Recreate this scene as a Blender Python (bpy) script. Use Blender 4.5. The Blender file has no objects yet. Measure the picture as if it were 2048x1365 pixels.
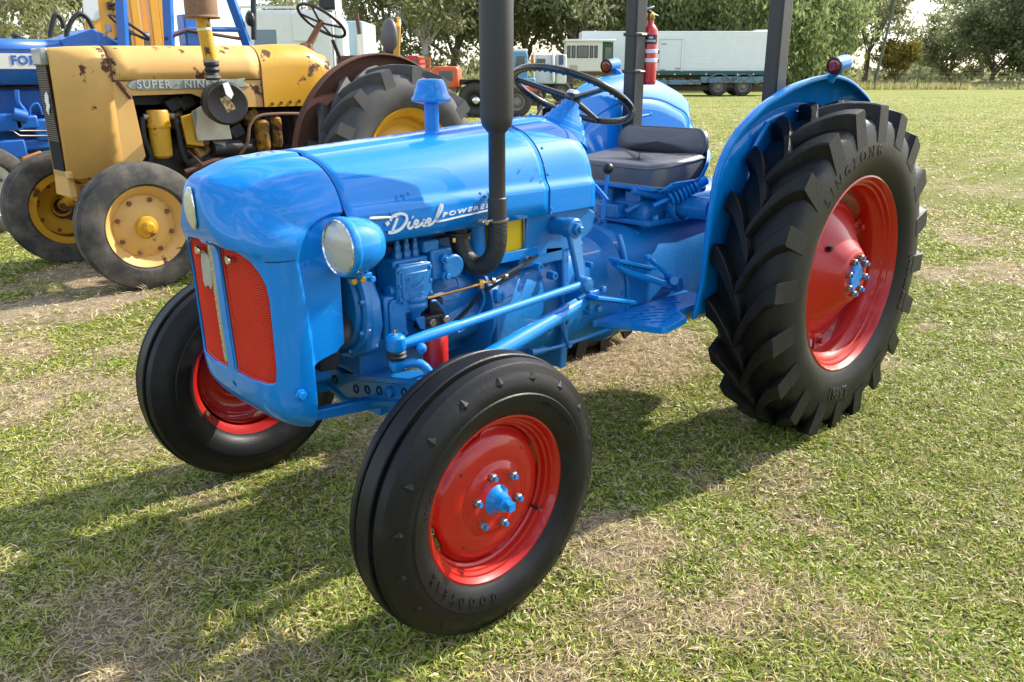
import bpy, bmesh, math, random
import numpy as np
from mathutils import Vector, Matrix, Quaternion
R = math.radians
random.seed(7); rng = np.random.default_rng(7)
scene = bpy.context.scene
C = scene.collection

# ------------------------------------------------------------------ camera
CAM = np.array([3.14932, 1.99478, 1.37426]); YAW = 3.941377; PITCH = 0.310625; FPX = 1684.57
fw = np.array([math.cos(YAW)*math.cos(PITCH), math.sin(YAW)*math.cos(PITCH), -math.sin(PITCH)])
rt = np.array([math.sin(YAW), -math.cos(YAW), 0.0]); up = np.cross(rt, fw)
cd = bpy.data.cameras.new('camera'); cam = bpy.data.objects.new('camera', cd); C.objects.link(cam)
cd.sensor_width = 36.0; cd.lens = FPX/2048*36.0; cd.clip_start = 0.05; cd.clip_end = 2000
M = Matrix((( rt[0], up[0], -fw[0], CAM[0]), (rt[1], up[1], -fw[1], CAM[1]), (rt[2], up[2], -fw[2], CAM[2]), (0,0,0,1)))
cam.matrix_world = M
scene.camera = cam
scene.render.resolution_x = 1024; scene.render.resolution_y = 682

# ------------------------------------------------------------------ sky and sun
SUN_AZ = R(168); SUN_EL = R(38)          # direction towards the sun, from +x towards +y
sd = Vector((math.cos(SUN_AZ)*math.cos(SUN_EL), math.sin(SUN_AZ)*math.cos(SUN_EL), math.sin(SUN_EL)))
w = bpy.data.worlds.new('World'); scene.world = w; w.use_nodes = True
nt = w.node_tree; nt.nodes.clear()
def N(nt, t, **kw):
    n = nt.nodes.new(t)
    for k, v in kw.items(): setattr(n, k, v)
    return n
wo = N(nt, 'ShaderNodeOutputWorld'); bg = N(nt, 'ShaderNodeBackground')
sky = N(nt, 'ShaderNodeTexSky', sky_type='NISHITA', sun_disc=False, sun_elevation=SUN_EL, sun_rotation=R(90)-SUN_AZ, air_density=1.0, dust_density=1.2, ozone_density=1.0)
tc = N(nt, 'ShaderNodeTexCoord')
mp = N(nt, 'ShaderNodeMapping'); mp.inputs['Scale'].default_value = (1.0, 1.0, 3.2)
nz = N(nt, 'ShaderNodeTexNoise'); nz.inputs['Scale'].default_value = 2.3; nz.inputs['Detail'].default_value = 7; nz.inputs['Roughness'].default_value = .58
cr = N(nt, 'ShaderNodeValToRGB'); cr.color_ramp.elements[0].position = .45; cr.color_ramp.elements[1].position = .67
mx = N(nt, 'ShaderNodeMix', data_type='RGBA'); mx.inputs[7].default_value = (8.6, 8.8, 9.2, 1)
mul = N(nt, 'ShaderNodeMath', operation='MULTIPLY'); mul.inputs[1].default_value = .8
L = nt.links.new
L(tc.outputs['Generated'], mp.inputs['Vector']); L(mp.outputs[0], nz.inputs['Vector']); L(nz.outputs['Fac'], cr.inputs[0])
L(cr.outputs[0], mul.inputs[0]); L(mul.outputs[0], mx.inputs[0]); L(sky.outputs[0], mx.inputs[6]); L(mx.outputs[2], bg.inputs[0]); L(bg.outputs[0], wo.inputs[0])
bg.inputs[1].default_value = 0.15
sl = bpy.data.lights.new('sun', 'SUN'); so = bpy.data.objects.new('sun', sl); C.objects.link(so)
sl.energy = 4.2; sl.angle = R(0.9); sl.color = (1.0, .93, .82)
so.rotation_euler = sd.to_track_quat('Z', 'Y').to_euler(); so.location = (0, 0, 30)
vs = scene.view_settings; vs.view_transform = 'Standard'; vs.look = 'None'; vs.exposure = 0.98; vs.gamma = 1; vs.use_curve_mapping = False

cy_ = scene.cycles; cy_.use_adaptive_sampling = True; cy_.adaptive_threshold = .02; cy_.use_denoising = True; cy_.max_bounces = 6; cy_.diffuse_bounces = 3; cy_.glossy_bounces = 3; cy_.transmission_bounces = 4; cy_.caustics_reflective = False; cy_.caustics_refractive = False
# ------------------------------------------------------------------ helpers
def S(px, py, y=None, x=None, z=None):
    """photo pixel -> point on the plane that holds the thing (y, x or z given, metres)"""
    d = fw + rt*(px-1024)/FPX - up*(py-682.5)/FPX
    ax, val = (1, y) if y is not None else ((0, x) if x is not None else (2, z))
    t = (val-CAM[ax])/d[ax]
    return Vector(CAM+t*d)
def V(*a): return Vector(a)
def fr(axis):
    a = Vector(axis).normalized(); t = Vector((0,0,1)) if abs(a.z) < .9 else Vector((1,0,0))
    u = t.cross(a).normalized(); return u, a.cross(u), a
def smooth_path(pts, n=8, closed=False):
    P = [Vector(p) for p in pts]; out = []; m = len(P)
    rng_ = range(m if closed else m-1)
    for i in rng_:
        g = (lambda k: P[k % m]) if closed else (lambda k: P[min(max(k,0),m-1)])
        p0,p1,p2,p3 = g(i-1),g(i),g(i+1),g(i+2)
        for j in range(n):
            t = j/n
            out.append(.5*((2*p1)+(p2-p0)*t+(2*p0-5*p1+4*p2-p3)*t*t+(3*p1-p0-3*p2+p3)*t**3))
    if not closed: out.append(P[-1])
    return out
class MB:
    def __init__(s): s.v = []; s.f = []
    def add(s, v, f, Mx=None):
        o = len(s.v); s.v += [tuple(Mx @ Vector(p)) if Mx is not None else tuple(p) for p in v]; s.f += [tuple(i+o for i in q) for q in f]; return s
    def box(s, c, d, rot=None):
        x,y,z = d[0]/2, d[1]/2, d[2]/2
        v = [(-x,-y,-z),(x,-y,-z),(x,y,-z),(-x,y,-z),(-x,-y,z),(x,-y,z),(x,y,z),(-x,y,z)]
        f = [(3,2,1,0),(4,5,6,7),(0,1,5,4),(1,2,6,5),(2,3,7,6),(3,0,4,7)]
        Mx = Matrix.Translation(Vector(c))
        if rot is not None: Mx = Mx @ (rot.to_4x4() if not hasattr(rot,'__len__') or isinstance(rot, Matrix) else Matrix.Rotation(rot[2],4,'Z') @ Matrix.Rotation(rot[1],4,'Y') @ Matrix.Rotation(rot[0],4,'X'))
        return s.add(v, f, Mx)
    def tube(s, pts, r, n=12, closed=False, cap=True, flat=None):
        P = [Vector(p) for p in pts]; m = len(P); base = len(s.v); u = None
        for i in range(m):
            a = P[(i+1) % m] if (closed or i < m-1) else P[i]; b = P[i-1] if (closed or i > 0) else P[i]
            t = (a-b).normalized()
            if u is None: u, vv, _ = fr(t)
            u = (u - t*u.dot(t)).normalized(); vv = t.cross(u)
            rr = r(i/(m-1)) if callable(r) else (r[i] if hasattr(r, '__len__') else r)
            for k in range(n):
                q = 2*math.pi*k/n; s.v.append(tuple(P[i]+u*math.cos(q)*rr+vv*math.sin(q)*rr))
        for i in range(m if closed else m-1):
            for k in range(n):
                a = base+i*n+k; b = base+i*n+(k+1) % n; i2 = (i+1) % m
                s.f.append((a, b, base+i2*n+(k+1) % n, base+i2*n+k))
        if cap and not closed:
            s.f.append(tuple(base+k for k in range(n))[::-1]); s.f.append(tuple(base+(m-1)*n+k for k in range(n)))
        return s
    def cyl(s, p0, p1, r, r1=None, n=16): return s.tube([p0, p1], [r, r if r1 is None else r1], n)
    def lathe(s, prof, o=(0,0,0), axis=(0,1,0), n=32, closed=False, capped=False):
        u, v, a = fr(axis); o = Vector(o); base = len(s.v); m = len(prof)
        for (r, h) in prof:
            for k in range(n):
                q = 2*math.pi*k/n; s.v.append(tuple(o+a*h+(u*math.cos(q)+v*math.sin(q))*r))
        for i in range(m if closed else m-1):
            for k in range(n):
                i2 = (i+1) % m
                s.f.append((base+i*n+k, base+i*n+(k+1) % n, base+i2*n+(k+1) % n, base+i2*n+k))
        if capped:
            s.f.append(tuple(base+k for k in range(n))[::-1]); s.f.append(tuple(base+(m-1)*n+k for k in range(n)))
        return s
    def prism(s, poly, o, ex, ey, ez):
        o, ex, ey, ez = Vector(o), Vector(ex), Vector(ey), Vector(ez); n = len(poly)
        v = [o+ex*p[0]+ey*p[1] for p in poly]; v += [p+ez for p in v]
        f = [tuple(range(n))[::-1], tuple(range(n, 2*n))] + [(i, (i+1) % n, n+(i+1) % n, n+i) for i in range(n)]
        return s.add(v, f)
    def hexb(s, p, axis, r, h, n=6):
        a = Vector(axis).normalized(); p = Vector(p); return s.tube([p, p+a*h*.85, p+a*h], [r, r, r*.8], n)
    def ball(s, c, r, n=14, sc=(1,1,1)):
        m = n//2+1; prof = [(max(1e-4, r*math.sin(math.pi*i/(m-1))), -r*math.cos(math.pi*i/(m-1))) for i in range(m)]
        b = len(s.v); s.lathe(prof, (0,0,0), (0,0,1), n)
        for i in range(b, len(s.v)): q = s.v[i]; s.v[i] = (q[0]*sc[0]+c[0], q[1]*sc[1]+c[1], q[2]*sc[2]+c[2])
        return s
    def grid(s, rows):
        b = len(s.v); m = len(rows); n = len(rows[0])
        for r_ in rows: s.v += [tuple(p) for p in r_]
        s.f += [(b+i*n+j, b+i*n+j+1, b+(i+1)*n+j+1, b+(i+1)*n+j) for i in range(m-1) for j in range(n-1)]
        return s
    def build(s, name, mat, parent=None, smooth=38, bev=0, solid=0, sub=0, loc=None, rot=None, fix=True, seg=2):
        me = bpy.data.meshes.new(name); me.from_pydata(s.v, [], s.f); me.update()
        if fix:
            bm = bmesh.new(); bm.from_mesh(me); bmesh.ops.remove_doubles(bm, verts=bm.verts, dist=1e-5); bmesh.ops.recalc_face_normals(bm, faces=bm.faces); bm.to_mesh(me); bm.free()
        return link(name, me, mat, parent, smooth, bev, solid, sub, loc, rot, seg)
def link(name, me, mat, parent=None, smooth=38, bev=0, solid=0, sub=0, loc=None, rot=None, seg=2):
    o = bpy.data.objects.new(name, me); C.objects.link(o)
    if mat is not None: me.materials.append(mat)
    if smooth: me.shade_smooth(); me.set_sharp_from_angle(angle=R(smooth))
    if solid: m = o.modifiers.new('t', 'SOLIDIFY'); m.thickness = solid; m.offset = 0
    if bev: m = o.modifiers.new('b', 'BEVEL'); m.width = bev; m.segments = seg; m.limit_method = 'ANGLE'; m.angle_limit = R(40); m.harden_normals = False
    if sub: m = o.modifiers.new('s', 'SUBSURF'); m.levels = sub; m.render_levels = sub
    if parent is not None: o.parent = parent
    if loc is not None: o.location = loc
    if rot is not None: o.rotation_euler = rot
    return o
def thing(name, label, cat, loc=(0,0,0), rz=0, group=None):
    o = bpy.data.objects.new(name, None); C.objects.link(o); o.location = loc; o.rotation_euler = (0,0,rz); o.empty_display_size = .2
    return tag(o, label, cat, group)
def tag(o, label, cat, group=None):
    o['label'] = label; o['category'] = cat
    if group: o['group'] = group
    return o
def kids(o): return [c for c in bpy.data.objects if c.parent == o]
def copy_tree(o, parent=None):
    c = o.copy(); C.objects.link(c); c.parent = parent
    for ch in kids(o): copy_tree(ch, c)
    return c
def flat_text(s, size, depth=.002, shear=0, bold=0, space=1.0):
    cu = bpy.data.curves.new('t', 'FONT'); cu.body = s; cu.size = size; cu.extrude = depth/2; cu.shear = shear; cu.offset = bold; cu.space_character = space; cu.resolution_u = 3
    o = bpy.data.objects.new('t', cu); C.objects.link(o); bpy.context.view_layer.update()
    me = bpy.data.meshes.new_from_object(o.evaluated_get(bpy.context.evaluated_depsgraph_get()))
    bpy.data.objects.remove(o); bpy.data.curves.remove(cu)
    v = np.array([q.co for q in me.vertices]); f = [tuple(p.vertices) for p in me.polygons]; bpy.data.meshes.remove(me)
    return v, f
def text_on(name, s, o, ex, ey, size, mat, parent, depth=.003, **k):
    v, f = flat_text(s, size, depth, **k); o, ex, ey = Vector(o), Vector(ex).normalized(), Vector(ey)
    ey = (ey-ex*ey.dot(ex)).normalized(); ez = ex.cross(ey)
    return MB().add([o+ex*p[0]+ey*p[1]+ez*p[2] for p in v], f).build(name, mat, parent, smooth=0)
def baked(o):
    me = bpy.data.meshes.new_from_object(o.evaluated_get(bpy.context.evaluated_depsgraph_get())); return me

# ------------------------------------------------------------------ materials
def mat(name, col, rough=.5, metal=0, coat=0, bump=0, bscale=40, var=0, vscale=6, spec=.5, dirt=None, dscale=9, dlo=.5, dhi=.62, coatr=.05, trans=0, emit=0, ramp2=None):
    m = bpy.data.materials.new(name); m.use_nodes = True; t = m.node_tree; b = t.nodes['Principled BSDF']; l = t.links.new
    c4 = tuple(col)+(1,)
    b.inputs['Base Color'].default_value = c4; b.inputs['Roughness'].default_value = rough; b.inputs['Metallic'].default_value = metal
    b.inputs['Coat Weight'].default_value = coat; b.inputs['Coat Roughness'].default_value = coatr; b.inputs['Specular IOR Level'].default_value = spec
    b.inputs['Transmission Weight'].default_value = trans
    if emit: b.inputs['Emission Color'].default_value = c4; b.inputs['Emission Strength'].default_value = emit
    co = N(t, 'ShaderNodeTexCoord'); src = None
    if var:
        n = N(t, 'ShaderNodeTexNoise'); n.inputs['Scale'].default_value = vscale; n.inputs['Detail'].default_value = 5; l(co.outputs['Object'], n.inputs['Vector'])
        x = N(t, 'ShaderNodeMix', data_type='RGBA'); x.inputs[6].default_value = tuple(a*(1-var) for a in col)+(1,); x.inputs[7].default_value = tuple(min(1,a*(1+var)) for a in col)+(1,)
        l(n.outputs['Fac'], x.inputs[0]); src = x.outputs[2]
        rr = N(t, 'ShaderNodeMapRange'); rr.inputs[3].default_value = rough*.8; rr.inputs[4].default_value = min(1, rough*1.2); l(n.outputs['Fac'], rr.inputs[0]); l(rr.outputs[0], b.inputs['Roughness'])
    if dirt:
        n = N(t, 'ShaderNodeTexNoise'); n.inputs['Scale'].default_value = dscale; n.inputs['Detail'].default_value = 8; n.inputs['Roughness'].default_value = .65; l(co.outputs['Object'], n.inputs['Vector'])
        r_ = N(t, 'ShaderNodeValToRGB'); r_.color_ramp.elements[0].position = dlo; r_.color_ramp.elements[1].position = dhi; l(n.outputs['Fac'], r_.inputs[0])
        x = N(t, 'ShaderNodeMix', data_type='RGBA'); x.inputs[7].default_value = tuple(dirt)+(1,); l(r_.outputs[0], x.inputs[0])
        if src is not None: l(src, x.inputs[6])
        else: x.inputs[6].default_value = c4
        src = x.outputs[2]
        y = N(t, 'ShaderNodeMix'); y.inputs[2].default_value = rough; y.inputs[3].default_value = .85; l(r_.outputs[0], y.inputs[0]); l(y.outputs[0], b.inputs['Roughness'])
        if coat:
            y = N(t, 'ShaderNodeMix'); y.inputs[2].default_value = coat; y.inputs[3].default_value = 0; l(r_.outputs[0], y.inputs[0]); l(y.outputs[0], b.inputs['Coat Weight'])
    if src is not None: l(src, b.inputs['Base Color'])
    if bump:
        n = N(t, 'ShaderNodeTexNoise'); n.inputs['Scale'].default_value = bscale; n.inputs['Detail'].default_value = 4; l(co.outputs['Object'], n.inputs['Vector'])
        u = N(t, 'ShaderNodeBump'); u.inputs['Strength'].default_value = bump; u.inputs['Distance'].default_value = .004; l(n.outputs['Fac'], u.inputs['Height']); l(u.outputs[0], b.inputs['Normal'])
    return m
BLUE = (.0002, .21, .64)
m_blue = mat('blue_gloss_paint', BLUE, .5, coat=.75, coatr=.02, spec=.15, bump=.004, bscale=30)
m_cast = mat('blue_painted_casting', (.0003,.165,.46), .48, coat=.45, coatr=.08, bump=.3, bscale=60, var=.22)  # darker than the bodywork blue: under-hood shade put into the colour
m_red = mat('red_gloss_paint', (.42,.005,.002), .45, coat=.6, coatr=.04, bump=.004, bscale=20, spec=.3)
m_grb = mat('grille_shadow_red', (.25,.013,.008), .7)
m_lett = mat('clean_tyre_lettering', (.012,.012,.013), .4)
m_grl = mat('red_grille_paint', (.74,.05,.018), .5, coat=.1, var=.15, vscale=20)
m_rub = mat('tyre_rubber', (.005,.0052,.006), .45, var=.3, vscale=5, bump=.15, bscale=110, dirt=(.022,.020,.018), dscale=9, dlo=.54, dhi=.9, spec=.3)
m_lug = mat('dusty_tread_rubber', (.006,.006,.007), .5, var=.3, vscale=6, bump=.25, bscale=70, dirt=(.026,.023,.020), dscale=14, dlo=.50, dhi=.85, spec=.3)
m_rubd = mat('worn_tyre_rubber', (.04,.038,.036), .75, var=.3, vscale=8, bump=.3, bscale=60, dirt=(.17,.145,.115), dscale=6, dlo=.42, dhi=.7)
m_chr = mat('chrome', (.8,.79,.76), .14, 1)
m_dull = mat('dull_alloy', (.56,.55,.52), .42, .6, var=.15, vscale=30)
m_steel = mat('zinc_steel', (.3,.27,.23), .4, .85, var=.2, vscale=50)
m_brass = mat('brass', (.6,.36,.1), .32, .9)
m_copper = mat('copper_pipe', (.5,.26,.08), .35, .8)
m_blk = mat('satin_black_paint', (.018,.018,.02), .42, bump=.05, bscale=120)
m_stk = mat('heat_black_paint', (.03,.028,.027), .55, bump=.05, bscale=150, var=.2)
m_elb = mat('rough_black_casting', (.025,.024,.023), .5, bump=.8, bscale=120, var=.3, vscale=40)
m_gblk = mat('gloss_black', (.008,.008,.009), .18, coat=.5)
m_vin = mat('black_vinyl', (.11,.11,.122), .42, bump=.15, bscale=260, var=.1)
m_pip = mat('grey_piping', (.25,.25,.26), .5)
m_white = mat('white_paint', (.8,.8,.8), .35, coat=.3)
m_yel = mat('yellow_label_plastic', (.75,.5,.005), .4)
m_rred = mat('red_filter_paint', (.6,.015,.015), .35, coat=.3)
m_ext = mat('extinguisher_red', (.7,.02,.015), .3, coat=.6)
m_dark = mat('dark_cavity', (.006,.006,.007), .9)
m_hose = mat('black_hose', (.015,.015,.016), .6)
def glassy(name, col, rough=.05):
    m = bpy.data.materials.new(name); m.use_nodes = True; t = m.node_tree; b = t.nodes['Principled BSDF']
    b.inputs['Base Color'].default_value = tuple(col)+(1,); b.inputs['Roughness'].default_value = rough; b.inputs['Transmission Weight'].default_value = 1; b.inputs['IOR'].default_value = 1.45
    return m
m_lens = mat('lamp_glass', (.86,.86,.78), .08, coat=1, trans=.55)
m_redl = mat('red_lens', (.20,.008,.008), .12, coat=1)
m_glass = mat('dark_window_glass', (.02,.03,.035), .05, coat=1, spec=.8)
# ------------------------------------------------------------------ wheels (axis +y is outward, centre at the origin)
def ring_text(s, rr, size, a0, surf, mat_, parent, name='sidewall_lettering', depth=.003, bold=.001, flip=1, loc=None, space=1.1):
    """raised lettering bent round a sidewall; a0 = angle of the middle, seen from +y, surf(r) -> y"""
    v, f = flat_text(s, size, depth, bold=bold, space=space); v[:,0] -= (v[:,0].min()+v[:,0].max())/2
    out = []
    for p in v:
        r_ = rr+p[1]*flip; a = a0-p[0]/rr*flip
        out.append((-r_*math.cos(a), surf(r_)+p[2], r_*math.sin(a)))
    return MB().add(out, f).build(name, mat_, parent, smooth=0, loc=loc)
def interp_surf(prof):
    q = sorted((r, h) for r, h in prof); a = np.array(q)
    return lambda r: float(np.interp(r, a[:,0], a[:,1]))
def front_wheel(parent, loc, rot, detail=True, mr=m_red, mt=m_rub, name='front_wheel', sgn=1):
    hubp = [(.0001,.052),(.010,.052),(.011,.040),(.020,.038),(.025,.022),(.030,.012),(.043,.002),(.046,-.008),(.046,-.06),(.0001,-.06)]
    w_ = MB().lathe(hubp, (0,-.012,0), n=28).box((0,.043,0),(.020,.012,.020)).build(name, m_blue, parent, loc=loc, rot=rot)
    if sgn < 0: w_.scale = (1,-1,1)
    half = [(.020,.367),(.023,.364),(.024,.352),(.033,.350),(.036,.359),(.040,.362),(.060,.356),(.065,.350),(.068,.338),(.074,.330),(.083,.312),(.087,.296),(.086,.286),(.089,.283),(.088,.262),(.080,.242),(.068,.228),(.062,.222),(.058,.214)]
    prof = [(r,-y) for y,r in half[::-1]]+[(r,y) for y,r in half]
    MB().lathe(prof, (0,-.062,0), n=96).build('tyre', mt, w_, smooth=30)
    rim = [(.214,-.115),(.224,-.118),(.224,-.112),(.205,-.105),(.19,-.095),(.186,-.06),(.196,-.035),(.204,-.018),(.214,-.008),(.2225,-.002),(.2235,.002),(.218,.003),(.2125,-.005),(.209,-.013),(.2035,-.014),(.200,-.024),(.194,-.026),(.190,-.038),(.184,-.042),(.18,-.06),(.18,-.09)]
    MB().lathe(rim, n=80).build('rim', mr, w_, smooth=34)
    # dished disc with four cut-away arcs and pressed bolt circle
    rows = []; na = 144
    for i in range(25):
        t = i/24; row = []
        for k in range(na+1):
            a = 2*math.pi*k/na
            cut = max(0, math.cos(4*(a+.35)))**3
            ro = .182-.010*min(1, 2.2*cut); r_ = .034+(ro-.034)*t
            y = np.interp(r_, [.034,.075,.086,.10,.115,.135,.160,.170,.182], [-.010,-.010,-.013,-.022,-.019,-.022,-.032,-.046,-.052])
            d = abs(((a*6/(2*math.pi)) % 1)-.5)*2
            if .058 < r_ < .098: y += .006*max(0, 1-((r_-.078)/.018)**2)*max(0,(d-.35))
            row.append((r_*math.cos(a), y, r_*math.sin(a)))
        rows.append(row)
    MB().grid(rows).build('wheel_disc', mr, w_, smooth=50, solid=.005)
    for k in range(6):
        a = k*math.pi/3+.25; c = (.072*math.cos(a), -.012, .072*math.sin(a))
        q = MB().hexb(c, (0,1,0), .0115, .018).build('wheel_nut', m_steel, w_)
        MB().cyl((c[0],.004,c[2]), (c[0],.013,c[2]), .006, n=10).build('stud', m_blue, q)
    for k in range(6):
        a = (k+.5)*math.pi/3+.25; MB().cyl((.076*math.cos(a),-.0105,.076*math.sin(a)), (.076*math.cos(a),-.0085,.076*math.sin(a)), .0055, n=10).build('bolt_hole', m_dark, w_)
    for k in range(4):
        a = k*math.pi/2+.75; MB().cyl((.140*math.cos(a),-.026,.140*math.sin(a)), (.140*math.cos(a),-.0215,.140*math.sin(a)), .005, n=10).build('bolt_hole', m_dark, w_)
    q = MB().cyl((-.150,-.036,-.085), (-.152,-.006,-.0855), .0045, n=8).build('valve_stem', m_blk, w_); MB().cyl((-.152,-.006,-.0855),(-.1523,.003,-.0856),.0035,n=8).build('valve_cap', m_steel, q)
    if detail:
        sf = interp_surf([(r,y-.062) for y,r in half[10:]])
        ring_text('GOODYEAR', .246, .026, R(-126), sf, m_rub, w_, depth=.005, bold=.001, space=2.3)
        ring_text('6.00-16', .248, .020, R(160), sf, m_rub, w_, depth=.003, bold=.0003, space=1.2)
        ring_text('SURE GRIP  TRACTOR', .262, .011, R(48), sf, m_rub, w_, depth=.003, bold=.0002, space=1.3)
        mb = MB(); b = 0
        mb.v = [(.017,-.006,0),(0,.0005,.013),(-.013,.0045,0),(0,.0005,-.013),(0,.0058,0)]; mb.f = [(0,1,4),(1,2,4),(2,3,4),(3,0,4)]
        st_me = None
        for k in range(18):
            a = k*2*math.pi/18+.12
            if st_me is None: o_ = mb.build('sidewall_stud', m_rub, w_, smooth=0); st_me = o_.data
            else: o_ = bpy.data.objects.new('sidewall_stud', st_me); C.objects.link(o_); o_.parent = w_
            o_.location = (.321*math.cos(a), -.062+.0785, .321*math.sin(a)); o_.rotation_euler = (0,-a,0)
    return w_
def lug_tyre(w_, R_, rb, half, hw, nl, mt, sgn=1, lw=.045, sweep=.34, depth_out=.075, yc=0, a_off=0):
    """tractor tyre: carcass turned from half profile (y, r) + chevron lugs; lug tips at R_, carcass tread at rb"""
    prof = [(r,-y) for y,r in half[::-1]]+[(r,y) for y,r in half]
    MB().lathe(prof, (0,yc,0), n=112).build('tyre', mt, w_, smooth=40)
    mb = MB()
    for side in (1,-1):
        for k in range(nl):
            a0 = 2*math.pi*(k+(.5 if side < 0 else 0))/nl+a_off; ns = 11; rows = []
            for i in range(ns+1):
                s = i/ns
                y = (-.015+(hw+.015)*s)
                aa = a0+sweep*(1-(1-s)**1.75)
                rtop = R_-.012*(s**3)
                wv = (lw*(.80+.40*s))
                rbase = rb-.012 if s < .8 else rb-.012-(depth_out)*((s-.8)/.2)**1.3
                flare = 1.35
                tilt = sweep*.0
                def pt(a, r, yy): return (r*math.cos(a), (yy*side+yc)*1.0, r*math.sin(a))
                y_top = y if s < 1 else hw-.004
                yb = y if s < .99 else hw+.006
                rows.append([pt(aa-wv*flare/2/R_, rbase, yb), pt(aa-wv/2/R_, rtop-.004, y_top), pt(aa-wv/2/R_+.006/R_, rtop, y_top), pt(aa+wv/2/R_-.006/R_, rtop, y_top), pt(aa+wv/2/R_, rtop-.004, y_top), pt(aa+wv*flare/2/R_, rbase, yb)])
            b = len(mb.v); mb.grid(rows)
            mb.f.append(tuple(b+j for j in range(6))); e = b+ns*6; mb.f.append(tuple(e+j for j in range(5,-1,-1)))
    mb.build('tread_lugs', m_lug if mt == m_rub else mt, w_, smooth=32)
def rear_wheel(parent, loc, sgn, mt=m_rub):
    hubp = [(.0001,.010),(.045,.010),(.048,.006),(.048,-.03),(.0001,-.03)]
    w_ = MB().lathe(hubp, (0,0,0), n=28).build('rear_wheel', m_blue, parent, loc=loc)
    if sgn < 0: w_.scale = (1,-1,1)
    half = [(0,.603),(.06,.601),(.11,.594),(.137,.582),(.150,.562),(.157,.535),(.163,.50),(.166,.468),(.163,.440),(.155,.415),(.146,.398),(.140,.386),(.128,.372)]
    half = [(y*.87,r) for y,r in half]
    lug_tyre(w_, .645, .602, half, .137, 20, mt, lw=.060, sweep=.33, depth_out=.085, yc=-.118, a_off=.05)
    rim = [(.372,-.238),(.380,-.240),(.372,-.234),(.350,-.23),(.332,-.21),(.328,-.13),(.335,-.075),(.352,-.045),(.357,-.028),(.372,-.012),(.3795,-.004),(.380,.001),(.374,.003),(.366,-.008),(.362,-.018),(.353,-.020),(.349,-.034),(.340,-.037),(.334,-.062),(.328,-.068),(.322,-.08),(.318,-.13),(.322,-.22)]
    MB().lathe(rim, n=96).build('rim', m_red, w_, smooth=36)
    disc = [(.048,.000),(.085,.000),(.096,-.003),(.107,-.012),(.125,-.03),(.175,-.066),(.215,-.094),(.232,-.105),(.243,-.112),(.250,-.118),(.262,-.121),(.275,-.121)]
    MB().lathe(disc, n=80).build('wheel_disc', m_red, w_, smooth=60, solid=.006)
    for k in range(6):
        a = k*math.pi/3+.52; d = Vector((math.cos(a),0,math.sin(a)))
        MB().box(d*.298+V(0,-.122,0), (.075,.012,.055), Matrix.Rotation(-a,3,'Y')).build('rim_lug', m_red, w_, bev=.003)
    for k in range(6):
        a = k*math.pi/3+.52; d = Vector((math.cos(a),0,math.sin(a)))
        q = MB().lathe([(.0001,.004),(.017,.004),(.017,0),(.0001,0)], d*.287+V(0,-.116,0), n=16).build('lug_washer', m_steel, w_)
        MB().hexb(d*.287+V(0,-.113,0), (0,1,0), .014, .02).build('lug_bolt', m_red, q)
    for k in range(8):
        a = k*math.pi/4+.2; d = Vector((math.cos(a),0,math.sin(a)))
        q = MB().hexb(d*.070+V(0,.001,0), (0,1,0), .0135, .018).build('wheel_nut', m_steel, w_)
        MB().cyl(d*.070+V(0,.017,0), d*.070+V(0,.027,0), .007, n=10).build('stud', m_blue, q)
    MB().cyl((-.16,-.056,-.06),(-.16,-.050,-.06),.011,n=14).cyl((.130,-.040,.115),(.130,-.0585,.115),.010,n=14).cyl((.03,.0105,.02),(.03,.0112,.02),.005,n=8).cyl((-.03,.0105,-.02),(-.03,.0112,-.02),.005,n=8).build('disc_hole', m_dark, w_)
    sf = interp_surf([(r,y-.118) for y,r in half[4:]])
    ring_text('LINGLONG', .455, .056, R(112), sf, mt, w_, depth=.004, bold=.0006, space=1.75)
    ring_text('LR861', .445, .056, R(-100), sf, m_lett, w_, depth=.007, bold=.003, space=1.1)
    ring_text('340/85R28', .452, .040, R(-12), sf, m_lett, w_, depth=.007, bold=.002, space=1.35)
    ring_text('TUBELESS', .455, .022, R(-58), sf, m_lett, w_, depth=.003, bold=.0003, space=1.15)
    return w_

# ------------------------------------------------------------------ the blue tractor
T = thing('blue_tractor', 'glossy bright blue vintage tractor with red wheels and red grille', 'tractor')
FY = .631; RY = .645; ZR = .6235
front_wheel(T, (1.87, FY, .358), (R(-1.33),0,0))
front_wheel(T, (1.87, -.742, .358), (R(1.33),0,0), sgn=-1)
rear_wheel(T, (0, RY, ZR), 1)
rear_wheel(T, (0, -.87, ZR), -1)

XP, ZP = 2.03, .97
def dense(pts):
    q = smooth_path([(a,b,0) for a,b in pts], 12); a = np.array([(p.x,p.y) for p in q]); return lambda t: float(np.interp(t, a[:,0], a[:,1]))
E_phi = dense([(0,.236),(9.2,.256),(19.1,.274),(27.8,.287),(34.9,.283),(43.8,.260),(64.1,.2165),(78,.204),(90,.2)])
E_sh = dense([(0,.224),(12,.232),(25,.240),(38,.236),(50,.222),(64,.206),(78,.201),(90,.2)])
E_z = dense([(.470,.03),(.475,.062),(.484,.10),(.50,.138),(.53,.168),(.57,.190),(.615,.199),(.66,.202),(.8,.208),(.93,.212),(.955,.216),(.97,.226)])
W_z = dense([(.470,.150),(.475,.172),(.484,.198),(.50,.219),(.53,.236),(.57,.243),(.615,.245),(.97,.245)])
def sup(E, w_, n, a):
    c, s_ = abs(math.cos(a)), abs(math.sin(a)); r_ = 1/((c/E)**n+(s_/w_)**n)**(1/n); return r_*math.cos(a), r_*math.sin(a)
def ss(a, b, t): t = min(1, max(0, (t-a)/(b-a))); return t*t*(3-2*t)
NC = 220
angs = [-math.pi/2+math.pi*(i/NC) for i in range(NC+1)]
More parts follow.
